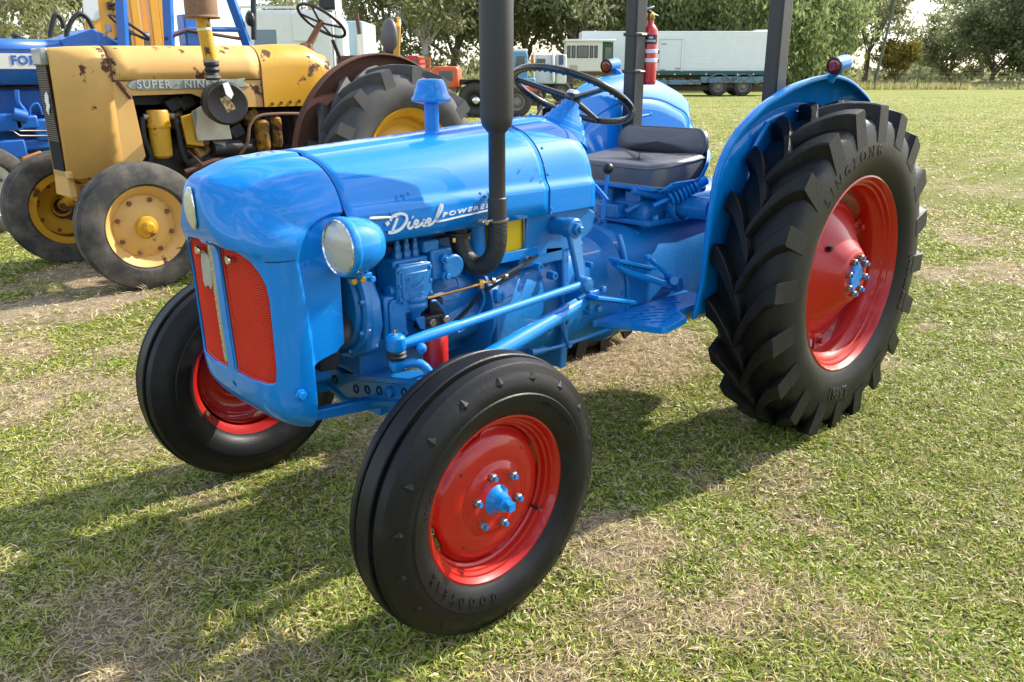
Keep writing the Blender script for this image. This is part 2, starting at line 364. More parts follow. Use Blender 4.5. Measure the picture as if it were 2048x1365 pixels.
cut_x = dense([(.45,2.125),(.60,2.128),(.8,2.138),(.9,2.148),(.97,2.155)])
def dent(p):
    """the pressed recess behind the lamp"""
    x, y, z = p
    if z < .5 or abs(y) < .14: return p
    # rounded arch: centre (2.04,.93), radius .115 above, straight edge below
    if z > .93: d = .118-math.hypot(x-2.035, z-.93)
    else: d = cut_x(z)-x
    k = ss(0, .013, d)*ss(.50,.60,z)
    return (x, y-math.copysign(.017*k, y), z)
rows = []
zs = [.470,.4715,.474,.478,.483,.49,.50,.512,.525]+list(np.linspace(.54,.93,70))+[.936,.942,.948,.953,.958,.962,.966]
for z in zs:
    E, w_ = E_z(z), W_z(z); n = 5 if z > .56 else 5-2.2*(.56-z)/.09
    rows.append([dent((XP+e, y, z)) for e, y in (sup(E, w_, n, a) for a in angs)])
for ph in list(np.linspace(0,60,52))+list(np.linspace(61.5,90,14)):
    E = E_phi(ph); Es = E_sh(ph); n = 5-2.3*ss(0,30,ph); f = R(ph); row = []; w0 = .055+.05*(1-ss(0,26,ph)); w1 = w0+.075
    for a in angs:
        e, y = sup(Es, .245, n, a); e += (E-Es)*(1-ss(w0-.02, w1, abs(y)))
        rid = .007*(1-ss(.045,.058,abs(y)))*ss(38,62,ph)
        e += rid
        row.append(dent((XP+e*math.cos(f)-.012*ss(60,90,ph), y, ZP+e*math.sin(f))))
    rows.append(row)
nose = MB().grid(rows).build('nose_cowl', m_blue, T, smooth=60)
m_ = nose.modifiers.new('t','SOLIDIFY'); m_.thickness = .005; m_.offset = -1
def nose_x(y, z): 
    z = min(z, .945); return XP+E_z(z)*(1-min(.999,abs(y)/W_z(z))**5)**.2
def g_out(s):
    q = [(.017,.64),(.019,.632),(.026,.628),(.10,.626),(.175,.632),(.192,.636),(.201,.648),(.206,.68),(.2085,.80),(.209,.86),(.205,.893),(.193,.922),(.172,.945),(.14,.962),(.10,.972),(.06,.978),(.024,.980),(.017,.978)]
    return [(a*s, b) for a, b in q]
cut = MB()
for s in (1,-1): cut.prism(g_out(s), (2.12,0,0), (0,1,0), (0,0,1), (.3,0,0))
cut.prism([(1.9,.40),(2.128,.40),(2.128,.655),(2.122,.672),(2.10,.683),(2.055,.694),(2.03,.712),(1.99,.75),(1.9,.75)], (0,-.4,0), (1,0,0), (0,0,1), (0,.8,0))
cut.lathe([(.0001,-.1),(.009,-.1),(.009,.1),(.0001,.1)], (2.225,-.004,.590), (1,0,0), n=16)
cu = cut.build('cutter', None, smooth=0)
bo = nose.modifiers.new('c','BOOLEAN'); bo.object = cu; bo.operation = 'DIFFERENCE'; bo.solver = 'EXACT'
bpy.context.view_layer.update(); me = baked(nose); nose.modifiers.clear(); nose.data = me; me.shade_smooth(); me.set_sharp_from_angle(angle=R(40))
bpy.data.objects.remove(cu)
# rolled edge round each grille opening and the woven red inserts
for s in (1,-1):
    gp = [V(nose_x(a,b)-.001, a, b) for a, b in g_out(s)]
    q = np.array(g_out(1)); zmin, zmax = .630, .978
    def yr_(z):
        ys = []
        for i in range(len(q)):
            (a,b),(c,d) = q[i], q[(i+1) % len(q)]
            if (b-z)*(d-z) <= 0 and b != d: ys.append(a+(c-a)*(z-b)/(d-b))
        return (min(ys), max(ys)) if ys else (.02,.1)
    rows = []
    for i in range(61):
        z = zmin+(zmax-zmin)*i/60; y0, y1 = yr_(min(max(z,.6305),.9775))
        rows.append([(nose_x(y,z)-.020, y*s, z) for y in np.linspace(y0, y1, 12)])
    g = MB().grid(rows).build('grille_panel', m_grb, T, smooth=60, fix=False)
    wv = MB(); NR = 58; dz = (zmax-zmin)/NR
    for i in range(NR):
        z = zmin+dz*(i+.5); y0, y1 = yr_(min(max(z,.6305),.9775)); L_ = y1-y0; nn = max(3, int(L_/.0078)); st = L_/nn
        off = (.5 if i % 2 else 0)
        for j in range(nn):
            ya, yb = y0+(j+off)*st, y0+(j+off+.86)*st
            yb = min(yb, y1)
            if ya >= y1-.001: continue
            xa, xb = nose_x(ya,z)-.0185, nose_x(yb,z)-.0185; xm = (xa+xb)/2+.0062; ym = (ya+yb)/2; k = len(wv.v); h = dz*.40
            wv.v += [(xa,ya*s,z-h),(xb,yb*s,z-h),(xb,yb*s,z+h),(xa,ya*s,z+h),(xm,ym*s,z-h*.35),(xm,ym*s,z+h*.9)]
            wv.f += [(k,k+1,k+4),(k+2,k+3,k+5),(k+1,k+2,k+5,k+4),(k+3,k,k+4,k+5)]
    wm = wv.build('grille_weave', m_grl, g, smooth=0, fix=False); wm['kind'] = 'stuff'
    MB().tube([p-V(.011,0,0) for p in gp], .0045, 8, closed=True).build('grille_frame', m_grl, g)
    MB().tube([V(nose_x(a,b)-.0045, a, b) for a, b in g_out(s)], .0035, 8, closed=True).build('opening_edge', m_blue, nose)
    c = V(nose_x(.083,.93)-.01, .083*s, .938); k = MB().lathe([(.0001,.021),(.010,.021),(.0118,.018),(.0118,.016),(.006,.010),(.006,0)], c, (1,0,0), n=20).build('grille_knob', m_chr, T)
# vertical chrome strip with cut letters, shield badge and oval badge
zz = np.linspace(.645,.974,40)
st = MB().grid([[(nose_x(-.03,z)-.004, -.018, z),(nose_x(-.03,z)-.002,-.024,z),(nose_x(-.03,z)-.002,-.036,z),(nose_x(-.03,z)-.006,-.039,z)] for z in zz]).build('trim_strip', m_chr, T, solid=.003)
v, f = flat_text('FORDSON DEXTA', .027, .006, bold=.0006, space=1.22); v[:,0] -= v[:,0].min(); k = .32/v[:,0].max()
MB().add([(nose_x(-.03,.972-p[0]*k)-.001+p[2]*.4, -.0365+p[1]*.5, .972-p[0]*k) for p in v], f).build('trim_lettering', m_dull, st, smooth=0)
sh = [(-.052,.905),(-.058,.925),(-.078,.934),(-.098,.925),(-.104,.905),(-.104,.850),(-.094,.835),(-.078,.845),(-.062,.835),(-.052,.850)]
MB().prism([(a,b) for a,b in sh], (nose_x(-.08,.88)-.011,0,0), (0,1,0), (0,0,1), (.006,0,0)).build('shield_badge', mat('tarnished_shield',(.42,.41,.36),.5,.4,var=.2,vscale=40), T, bev=.0015)
ov = MB(); rows = []
for i in range(11):
    t = i/10; row = []
    for k in range(49):
        a = 2*math.pi*k/48; y = .026*t*math.cos(a); z = 1.058+.050*t*math.sin(a); dz = z-ZP
        xs = XP+[E_phi(math.degrees(ph))*math.cos(ph) for ph in [math.atan2(dz, .262)]][0]
        row.append((xs+.004+.003*math.sqrt(max(0,1-t*t)), y, z))
    rows.append(row)
bd = MB().grid(rows).build('oval_badge', mat('cream_enamel', (.55,.52,.33), .35, coat=.5, bump=.5, bscale=160, var=.15, vscale=60), T, solid=.004)
MB().tube([p for p in rows[-1][:-1]], .0022, 8, closed=True).build('badge_rim', m_chr, bd)
# hood loft
def hood_row(x, sc=1.0, drop=0, n=2.7, wid=.245, low=.958):
    E = (.2+(.045)*(2.02-x)/.72)*sc-drop; row = []
    aa = [-math.pi/2+math.pi*(i/90) for i in range(91)]
    up_ = []
    for a in aa:
        e, y = sup(E, wid-.010, n, a); z = ZP+e
        if z < 1.058: continue
        e += .007*(1-ss(.045,.058,abs(y))); up_.append((x, y, ZP+e))
    l0, l1 = up_[0], up_[-1]
    lo = lambda s: [(x, s*wid, low),(x, s*wid, 1.0),(x, s*wid, 1.030),(x, s*(wid-.0005), 1.036),(x, s*(wid-.004), 1.043),(x, s*(wid-.009), 1.050)]
    ym = abs(l0[1])
    mid = lambda s: [(x, s*((wid-.009)*.5+ym*.5+.0005), 1.055)]
    row = lo(-1)+mid(-1); 
    # resample the arch to a fixed count
    P = np.array(up_); d = np.r_[0, np.cumsum(np.linalg.norm(np.diff(P, axis=0), axis=1))]; t = np.linspace(0, d[-1], 81)
    row += [tuple(np.array([np.interp(k, d, P[:,c]) for c in range(3)])) for k in t]
    return row+(mid(1)+lo(1)[::-1])
hood = MB().grid([hood_row(x) for x in np.linspace(2.010,1.292,30)]).build('hood', m_blue, T, smooth=50)
m_ = hood.modifiers.new('t','SOLIDIFY'); m_.thickness = .003; m_.offset = -1
rows = []
for i in range(46):
    t = i/45; x = 1.289-.265*t
    k = max(0, (x-1.289+.265)); # distance from rear end
    q = max(0, (.085-k)/.085); wv = .245-.245*(1-math.sqrt(max(0,1-q**2.6)))*.55
    q2 = max(0, (.13-k)/.13); sc = 1-.62*(1-math.sqrt(max(0,1-q2**2.4)))
    row = hood_row(x, 1, 0, 2.7, max(.06,wv), .958 if x > 1.28 else .962)
    zt = 1.2
    row = [(p[0], p[1], p[2] if p[2] < 1.0 else 1.0+(p[2]-1.0)*sc) for p in row]
    rows.append(row)
end = rows[-1]; rows.append([(end[0][0]-.004, p[1]*.6, 1.08+(p[2]-1.08)*.6) for p in end]); rows.append([(end[0][0]-.005, 0, 1.08) for p in end])
tank = MB().grid(rows).build('tank_cowl', m_blue, T, smooth=50)
# joint beads and small bolts on the hood
MB().tube([V(1.290,p[1]*1.0,p[2]) for p in hood_row(1.29)], .0022, 6, cap=False).build('hood_seam', mat('seam_shadow_blue',(.001,.05,.25),.5), hood)
for px,py in ((806,391),(820,388),(780,427),(963,388),(962,398),(1091,335),(1099,350),(1102,418),(1087,297)):
    p = S(px,py,y=.243); MB().ball((p.x,.2445 if p.z < 1.045 else .2365,p.z), .0045, 10).build('hood_rivet', m_blue, hood)
MB().lathe([(.0001,.02),(.010,.018),(.012,.01),(.006,.006),(.006,0)], S(976,386,y=.245), (0,1,0), n=16).build('hood_catch', m_chr, hood)
MB().tube([V(XP+e, y, .948) for e, y in (sup(E_z(.948)+.0006,.2455,5,a) for a in np.linspace(R(48),R(62),12))], .0012, 6).build('cowl_seam', m_dark, nose)
# filler cap and pre-cleaner
MB().lathe([(.0001,.018),(.030,.017),(.034,.012),(.034,0),(.02,0)], (1.215,-.03,1.208), (0,0,1), n=24).build('fuel_cap', m_blk, T)
pc = MB().lathe([(.0215,-.02),(.0215,.10)], (1.53,-.012,1.186), (0,0,1), n=24).build('pre_cleaner_pipe', m_blue, T)
MB().lathe([(.018,.094),(.030,.096),(.048,.100),(.0575,.103),(.0585,.108),(.0575,.113),(.052,.118),(.047,.138),(.041,.155),(.036,.162),(.030,.165),(.0001,.166)], (1.53,-.012,1.186), (0,0,1), n=36).build('pre_cleaner_bowl', m_blue, pc)
# hood lettering, traced as strokes on the side sheet
def zpx(a, b): return S(720+a/6.827, 360+b/6.827, y=.2465)
def stroke(mb, pts, w0, w1=None, n=7):
    P = smooth_path([zpx(*p) for p in pts], n); m = len(P); w1 = w0 if w1 is None else w1
    L_, R_ = [], []
    for i, p in enumerate(P):
        t = (P[min(i+1,m-1)]-P[max(i-1,0)]); t = Vector((t.x,0,t.z)).normalized(); nn = Vector((-t.z,0,t.x)); ww = (w0+(w1-w0)*i/(m-1))/2
        L_.append(p+nn*ww); R_.append(p-nn*ww)
    y0, y1 = V(0,0,0), V(0,.0045,0)
    mb.grid([[l+y0, l+y1, r_+y1, r_+y0] for l, r_ in zip(L_, R_)])
ds = MB(); wS = .0072
stroke(ds, [(400,560),(430,505),(500,470),(565,462),(615,485),(630,535),(608,595),(560,655),(500,695),(430,718),(372,716)], wS*.9, wS*1.15)
stroke(ds, [(500,520),(475,590),(445,660),(430,712)], wS)
stroke(ds, [(385,575),(365,595),(345,615)], wS*1.3)
stroke(ds, [(672,570),(645,620),(650,655),(680,660),(715,632)], wS*.85)
stroke(ds, [(700,500),(712,515)], wS*1.0)
stroke(ds, [(715,632),(765,598),(782,565),(762,550),(735,580),(728,625),(750,648),(795,628)], wS*.8)
stroke(ds, [(795,628),(850,580),(872,545),(858,560),(885,600),(880,625),(835,622)], wS*.8)
stroke(ds, [(885,615),(935,575),(952,540),(932,528),(905,560),(900,605),(925,620),(985,590)], wS*.8)
stroke(ds, [(985,590),(1050,500),(1105,400),(1112,350),(1095,345),(1060,430),(1030,530),(1030,565),(1060,572)], wS*.8)
stroke(ds, [(1035,572),(1100,562),(1400,492),(1755,412)], wS*.55, wS*.6)
dl = ds.build('diesel_script', m_white, T, smooth=30)
a_, b_ = zpx(1120,520), zpx(1700,398)
v, f = flat_text('POWERED', .0155, .0045, shear=.25, bold=.0003, space=1.45); v[:,0] -= v[:,0].min(); kx = (zpx(1790,380)-a_).length/v[:,0].max(); ex = (b_-a_).normalized(); ez = Vector((0,0,1)); ez = (ez-ex*ez.dot(ex)).normalized()
MB().add([a_+ex*p[0]*kx+ez*(p[1]+.0025)+V(0,p[2]+.002,0) for p in v], f).build('powered_lettering', m_white, dl, smooth=0)
d0, d1 = zpx(115,535), zpx(530,505)
MB().tube([d0, d0.lerp(d1,.04), d0.lerp(d1,.12), d0.lerp(d1,.7), d1], [.0015,.0058,.0066,.0042,.0008], 12).build('script_spear', m_chr, dl)
# headlamps
for s in (1,-1):
    o = V(2.090, .338*s, .984)
    hl = MB().lathe([(.0001,-.108),(.025,-.105),(.046,-.092),(.060,-.068),(.0675,-.035),(.0685,-.012),(.0705,-.011),(.0712,-.004),(.0705,.004),(.0685,.009),(.0645,.011),(.0615,.009),(.0605,.004)], o, (1,0,0), n=48).build('headlamp', m_blue, T, smooth=60)
    MB().lathe([(.0605,.004),(.052,-.02),(.035,-.042),(.012,-.052),(.0001,-.053)], o, (1,0,0), n=40).build('reflector', mat('silver_reflector',(.85,.84,.78),.25,1), hl, smooth=60)
    rows = []
    for i in range(41):
        t = i/40
        rows.append([o+V(.007+.012*(1-t*t)+(.0010*math.sin(t*.06*math.sin(2*math.pi*k/180)*2*math.pi/.006) if abs(t*math.cos(2*math.pi*k/180)) < .78 else 0), .061*t*math.sin(2*math.pi*k/180), .061*t*math.cos(2*math.pi*k/180)) for k in range(181)])
    MB().grid(rows).build('lamp_lens', m_lens, hl, smooth=60, solid=.002)
    MB().lathe([(.061,.010),(.0635,.013),(.066,.010)], o, (1,0,0), n=40).build('lamp_ring', m_chr, hl)
    MB().box(o+V(-.055,-.045*s,-.075),(.03,.12,.014)).cyl(o+V(-.045,0,-.085), o+V(-.045,0,-.05), .011).cyl(o+V(-.07,-.01*s,-.085),o+V(-.07,.02*s,-.085),.008).build('lamp_bracket', m_blue, hl, bev=.002)
    MB().hexb(o+V(-.045,.004*s,-.083),(0,s,0),.009,.012).hexb(o+V(-.02,.004*s,-.083),(0,s,0),.009,.012).build('bracket_nut', m_brass, hl)
# exhaust
sx, sy = 1.566, .307
ex_ = MB().lathe([(.023,1.01),(.023,1.215),(.030,1.223),(.040,1.236),(.0445,1.258),(.0445,1.78),(.036,1.80),(.023,1.81),(.023,1.98),(.020,1.98),(.020,1.81)], (sx,sy,0), (0,0,1), n=40).build('muffler_stack', m_stk, T, smooth=50)
MB().lathe([(.0235,1.045),(.0262,1.042),(.0262,.985),(.0255,.978)], (sx,sy,0), (0,0,1), n=32).build('stack_sleeve', m_stk, ex_)
mx_, my_ = 1.600, .180
pth = [V(mx_,my_,.975), V(mx_,my_,.935), V(mx_-.002,my_+.012,.888), V(mx_-.008,my_+.034,.857), V(mx_-.018,my_+.064,.845), V(mx_-.026,my_+.095,.857), V(mx_-.031,my_+.118,.888), V(sx,sy,.930), V(sx,sy,.99)]
MB().tube(smooth_path(pth, 7), .0275, 24).build('exhaust_elbow', m_elb, T, smooth=60)
MB().lathe([(.0265,-.004),(.0305,-.003),(.0315,.003),(.0265,.004)], (sx,sy,.983), (.05,.05,1), n=32).cyl((sx+.028,sy+.008,.985),(sx+.070,sy+.016,.984),.005).cyl((sx+.028,sy-.006,.985),(sx+.070,sy-.0,.984),.005).hexb((sx+.06,sy-.006,.984),(0,1,0),.008,.03).build('exhaust_clamp', m_steel, T)
MB().lathe([(.028,-.005),(.038,-.005),(.038,.005),(.028,.005)], (mx_,my_,.932), (0,0,1), n=24).build('manifold_flange', m_stk, T)
for d in (-.034,.034): MB().hexb((mx_+d*.75,my_+abs(d)*.3,.912), (0,0,1), .008, .014).build('manifold_nut', m_brass, T)
# ------------------------------------------------------------------ engine, transmission and controls of the blue tractor
B = lambda *a, **k: MB().box(*a, **k)
# radiator, core block, sump, bell housing
B((2.05,0,.80),(.06,.38,.34)).build('radiator', m_blk, T, bev=.01)
B((2.04,0,.60),(.10,.20,.06)).build('radiator_base', m_cast, T, bev=.01)
bl = MB(); bl.box((1.70,0,.80),(.44,.24,.34)); bl.box((1.70,0,.61),(.40,.20,.12)); bl.cyl((1.52,.06,.72),(1.90,.06,.72),.115,n=28)
bl.build('engine_block', m_cast, T, bev=.008)
B((1.70,-.02,.99),(.42,.17,.09)).build('rocker_cover', m_cast, T, bev=.02)
# timing case: a big rounded plate at the front of the engine with a raised round cover
tcs = MB(); poly = [(-.16,.66),(-.10,.62),(.10,.62),(.175,.66),(.195,.73),(.19,.80),(.16,.86),(.10,.91),(-.10,.91),(-.17,.85),(-.18,.74)]
poly = [(y*1.15,z) for y,z in poly]; tcs.prism(poly, (1.900,0,0), (0,1,0), (0,0,1), (.045,0,0))
tc_ = tcs.build('timing_case', m_cast, T, bev=.012, seg=3)
MB().lathe([(.150,-.004),(.150,.010),(.140,.016),(.128,.016),(.122,.026),(.10,.034),(.05,.038),(.0001,.039)], (1.945,.078,.775), (1,0,0), n=44).build('case_cover', m_cast, tc_, smooth=30)
for k in range(10): a = k*2*math.pi/10+.2; MB().hexb((1.957,.078+.140*math.cos(a),.775+.140*math.sin(a)), (1,0,0), .008, .012).build('case_bolt', m_cast, tc_)
MB().lathe([(.05,-.02),(.075,-.02),(.075,.018),(.05,.018)], (2.0,0,.70), (1,0,0), n=32).build('fan_pulley', m_blk, T)
MB().tube(smooth_path([V(2.06,.14,.70),V(2.03,.18,.70),V(2.005,.185,.72),V(1.98,.15,.75)],6), .024, 16).build('radiator_hose', m_hose, T)
MB().lathe([(.0265,-.012),(.0285,-.011),(.0285,.011),(.0265,.012)], (2.03,.18,.70), (.75,-.6,0), n=20).build('hose_clip', m_steel, T)
# box housing behind the timing case (pump drive), with cover plate
p0 = S(783,605,y=.215); p1 = S(810,665,y=.215)
dh = MB().box((p0.x*.5+p1.x*.5+.004,.17,(p0.z+p1.z)/2),(.075,.085,.125)).build('drive_housing', m_cast, T, bev=.008)
MB().prism([(-.026,-.05),(.026,-.05),(.026,.04),(.018,.052),(-.018,.052),(-.026,.04)], ((p0.x+p1.x)/2+.004,.213,(p0.z+p1.z)/2), (1,0,0), (0,0,1), (0,.008,0)).build('cover_plate', m_cast, dh, bev=.003)
for dx,dz in ((-.018,.042),(.016,-.045),(-.02,-.045)): MB().hexb(((p0.x+p1.x)/2+.004+dx,.221,(p0.z+p1.z)/2+dz),(0,1,0),.006,.007).build('cover_bolt', m_cast, dh)
MB().cyl(S(775,583,y=.20), S(803,580,y=.20), .016).build('oil_filler_tube', m_cast, T)
# injection pump
a, b = S(795,549,y=.225), S(862,584,y=.225); cx, cz = (a.x+b.x)/2, (a.z+b.z)/2
ip = MB(); ip.box((cx,.180,cz+.002),(.118,.095,.100)); ip.box((cx,.175,cz+.055),(.118,.075,.022)); ip.box((cx,.185,cz-.062),(.10,.07,.04))
ip = ip.build('injection_pump', m_cast, T, bev=.006)
B((cx,.229,cz-.004),(.092,.006,.072)).build('pump_cover', m_cast, ip, bev=.003)
B((cx,.219,cz+.048),(.10,.014,.018),(0,R(-3),0)).build('pump_bar', m_cast, ip, bev=.004)
for dx in (-.052,.052):
    for dz in (-.035,0,.038): MB().hexb((cx+dx,.226,cz+dz),(0,1,0),.0055,.007).build('pump_screw', m_cast, ip)
sc_ = MB(); 
def pstroke(mb, pts, y, r): mb.tube(smooth_path([V(cx+p[0],y,cz+p[1]) for p in pts],6), r, 6)
pstroke(sc_, [(.028,.006),(.034,.018),(.026,.022),(.024,.012),(.032,-.002),(.030,-.016),(.022,-.012)], .2325, .0016)
pstroke(sc_, [(.022,-.012),(.012,.0),(.008,-.008),(.002,.002),(-.004,-.004),(-.010,.006),(-.016,.0),(-.028,.016)], .2325, .0016)
pstroke(sc_, [(.020,-.020),(-.026,-.002)], .2325, .0014)
sc_.build('pump_script', m_cast, ip)
B((cx,.2325,cz-.030),(.050,.003,.011),(0,R(-4),0)).build('pump_plate', m_cast, ip, bev=.001)
for i, (px,py) in enumerate(((795,505),(813,500),(830,495))):
    p = S(px,py+12,y=.185); j = MB().hexb((p.x,.185,cz+.064),(0,0,1),.0125,.020).hexb((p.x,.185,cz+.084),(0,0,1),.0095,.020).cyl((p.x,.185,cz+.104),(p.x,.185,cz+.114),.0065).build('delivery_valve', m_cast, ip)
    MB().tube(smooth_path([V(p.x,.185,cz+.105),V(p.x,.182,cz+.165),V(p.x-.004,.16,cz+.20),V(p.x-.02,.10,cz+.22)],5), .0032, 8).build('fuel_pipe', m_cast, j)
g = S(884,535,y=.215); gv = MB(); gv.box((g.x,.175,g.z+.01),(.075,.085,.085)); gv.box((g.x+.028,.180,g.z+.062),(.055,.055,.035)); gv.cyl((g.x-.03,.19,g.z+.0),(g.x-.03,.235,g.z+.0),.035,n=20)
gv = gv.build('governor', m_cast, T, bev=.006)
for dx,dz,r_ in ((.0,.025,.013),(-.004,-.024,.016)): 
    q = MB().cyl((g.x+dx,.21,g.z+dz),(g.x+dx,.232,g.z+dz),r_,n=18).build('governor_boss', m_cast, gv); MB().hexb((g.x+dx,.232,g.z+dz),(0,1,0),r_*.55,.008).build('boss_nut', m_cast, q)
MB().tube(smooth_path([S(905,545,y=.21),S(915,560,y=.215),S(918,572,y=.22),S(908,578,y=.22),S(860,595,y=.225)],6), .0045, 8).build('overflow_pipe', m_cast, T)
# second filter bowl behind the elbow
q = S(948,500,y=.15); MB().lathe([(.0001,.10),(.02,.10),(.038,.095),(.040,.088),(.034,.082),(.034,-.03),(.028,-.05),(.012,-.056),(.012,-.07),(.0001,-.07)], (q.x,.15,q.z), (0,0,1), n=24).build('fuel_filter', m_blue, T)
MB().lathe([(.02,-.004),(.038,-.004),(.038,.004),(.02,.004)], (q.x,.15,q.z-.06), (0,0,1), n=20).hexb((q.x,.15,q.z-.08),(0,0,1),.01,.02).build('filter_ring', m_cast, T)
# lift pump
l_ = S(843,612,y=.235); lp = MB().lathe([(.0001,.045),(.016,.045),(.022,.040),(.024,.03),(.034,.026),(.036,.02),(.036,.012),(.033,.008),(.036,.003),(.036,-.006),(.030,-.014),(.018,-.026),(.012,-.045),(.0001,-.047)], (l_.x,.205,l_.z), (0,0,1), n=28).box((l_.x,.15,l_.z-.01),(.04,.09,.03)).build('lift_pump', m_cast, T)
for k in range(6): a = k*math.pi/3; MB().hexb((l_.x+.03*math.cos(a),.205+.03*math.sin(a),l_.z+.02),(0,0,1),.005,.012).build('pump_screw', m_cast, lp)
MB().prism([(-.02,0),(.012,0),(-.005,-.035),(-.022,-.04)], (l_.x,.215,l_.z-.036), (1,0,0), (0,0,1), (0,.008,0)).build('primer_lever', m_cast, lp, bev=.002)
# oil filter: black head, red can
o = S(878,668,y=.225); fh = MB().box((o.x+.01,.19,o.z+.035),(.075,.07,.045)).box((o.x-.015,.17,o.z+.07),(.05,.06,.05)).build('filter_head', m_blk, T, bev=.006)
for dx in (-.02,.028): MB().hexb((o.x+dx,.226,o.z+.04),(0,1,0),.012,.012).build('head_bolt', m_steel, fh)
MB().lathe([(.0001,.008),(.034,.008),(.0365,.004),(.0365,-.105),(.030,-.118),(.0001,-.118)], (o.x-.002,.205,o.z+.002), (0,0,1), n=32).build('oil_filter', m_rred, T)
MB().lathe([(.036,.010),(.0385,.009),(.0385,.003),(.036,.002)], (o.x-.002,.205,o.z+.002), (0,0,1), n=32).build('filter_band', m_chr, T)
# pipes on the engine side
MB().tube(smooth_path([S(855,597,y=.235),S(900,585,y=.24),S(955,570,y=.245),S(1000,555,y=.25),S(1040,535,y=.245),S(1068,518,y=.235)],6), .0042, 8).build('leak_off_pipe', m_copper, T)
MB().hexb(S(962,576,y=.244),(0,0,1),.010,.024).build('pipe_union', m_brass, T)
MB().tube(smooth_path([S(963,576,y=.245),S(968,600,y=.235),S(955,630,y=.225),S(935,650,y=.22),S(920,664,y=.22),S(908,660,y=.22),S(895,640,y=.22),S(885,618,y=.225),S(872,603,y=.225),S(862,603,y=.225)],6), .0042, 8).build('fuel_pipe', m_cast, T)
MB().tube(smooth_path([S(1075,512,y=.245),S(1045,530,y=.252),S(1005,552,y=.255),S(985,560,y=.25)],6), .005, 8).build('wiring_sleeve', m_blk, T)
MB().tube(smooth_path([S(1040,545,y=.238),S(1000,565,y=.245),S(960,590,y=.215),S(930,625,y=.19),S(900,650,y=.18)],6), .0055, 8).build('starter_cable', m_hose, T)
MB().tube(smooth_path([S(770,500,y=.19),S(800,488,y=.14),S(850,480,y=.12),S(900,470,y=.12)],6), .006, 8).build('wiring_loom', m_hose, T)
for px,py in ((1010,553),(985,562)): MB().lathe([(.0075,-.006),(.0095,-.005),(.0095,.005),(.0075,.006)], S(px,py,y=.253), (1,0,.1), n=12).build('cable_clip', m_steel, T)
# lower engine flank casting and dynamo-like barrel
MB().cyl(V(1.70,.10,.655),V(1.52,.12,.675),.075,n=28).build('starter_barrel', m_cast, T)
# engine back plate and transmission housings
MB().prism([(.0,.50),(.16,.52),(.225,.58),(.250,.66),(.245,.74),(.21,.80),(.0,.81)], (1.515,0,0), (0,1,0), (0,0,1), (.014,0,0)).prism([(.0,.50),(-.16,.52),(-.225,.58),(-.250,.66),(-.245,.74),(-.21,.80),(.0,.81)], (1.515,0,0), (0,1,0), (0,0,1), (.014,0,0)).build('back_plate', m_cast, T, bev=.003)
def hous(xs, ws, zt, zb, name, mat_=m_cast, n=3.2):
    rows = []
    for x, w_, t, b_ in zip(xs, ws, zt, zb):
        c = (t+b_)/2; h = (t-b_)/2
        rows.append([V(x, w_*math.copysign(abs(math.sin(a))**(2/n), math.sin(a)), c+h*math.copysign(abs(math.cos(a))**(2/n), math.cos(a))) for a in np.linspace(0, 2*math.pi, 49)])
    mb = MB().grid(rows); mb.f.append(tuple(range(48))); mb.f.append(tuple((len(rows)-1)*49+k for k in range(48)))
    return mb.build(name, mat_, T, smooth=45)
bh = hous([1.515,1.50,1.44,1.36,1.28,1.20,1.185],[.250,.248,.243,.225,.205,.195,.205],[.815,.815,.83,.84,.845,.845,.85],[.48,.48,.47,.46,.455,.455,.45],'bell_housing')
MB().prism([(-.215,.43),(.215,.43),(.225,.60),(.215,.86),(-.215,.86),(-.225,.60)], (1.165,0,0), (1e-9,1,0), (0,0,1), (.03,0,0)).build('housing_flange', m_cast, T, bev=.006)
gb = hous([1.175,1.16,1.10,1.0,.93,.905,.90,.86,.855],[.205,.20,.195,.19,.19,.215,.22,.22,.20],[.845,.84,.835,.825,.825,.85,.855,.855,.84],[.45,.45,.45,.45,.45,.44,.43,.43,.45],'gearbox')
rh = hous([.86,.85,.70,.50,.30,.10,-.10,-.26,-.27],[.20,.20,.185,.17,.18,.19,.19,.16,.10],[.83,.83,.835,.85,.86,.87,.86,.84,.80],[.45,.45,.42,.40,.38,.36,.36,.42,.5],'rear_transmission')
for s in (1,-1):
    MB().lathe([(.19,.12),(.165,.16),(.15,.20),(.16,.225),(.16,.245),(.13,.25),(.085,.30),(.07,.40),(.075,.52),(.10,.53),(.10,.56),(.0001,.56)], (0,0,ZR), (0,s,0), n=36).build('axle_housing', m_cast, T)
    for k in range(12):
        a = k*math.pi/6+.1; MB().hexb((.148*math.cos(a), .245*s, ZR+.148*math.sin(a)), (0,s,0), .011, .016).build('axle_bolt', m_cast, T)
# bosses and ribs on the housings
for px,py,y,r_ in ((998,594,.246,.020),(1078,535,.235,.013),(1107,552,.232,.014)):
    p = S(px,py,y=y); MB().cyl((p.x,y-.02,p.z),(p.x,y+.006,p.z),r_,n=20).lathe([(r_*.5,.006),(r_*.5,.009),(r_*.82,.009),(r_*.85,.006)],(p.x,y,p.z),(0,1,0),n=18).build('housing_boss', m_cast, bh)
for px,py in ((1180,530),(1177,625),(1242,585),(1130,655),(1060,705)):
    p = S(px,py,y=.215); MB().hexb((p.x,.20,p.z),(0,1,0),.010,.025).build('housing_bolt', m_cast, bh)
MB().tube(smooth_path([S(1237,470,y=.20),S(1245,500,y=.215),S(1252,540,y=.222),S(1255,580,y=.222),S(1253,620,y=.215)],5), .010, 10).build('flange_rib', m_cast, gb)
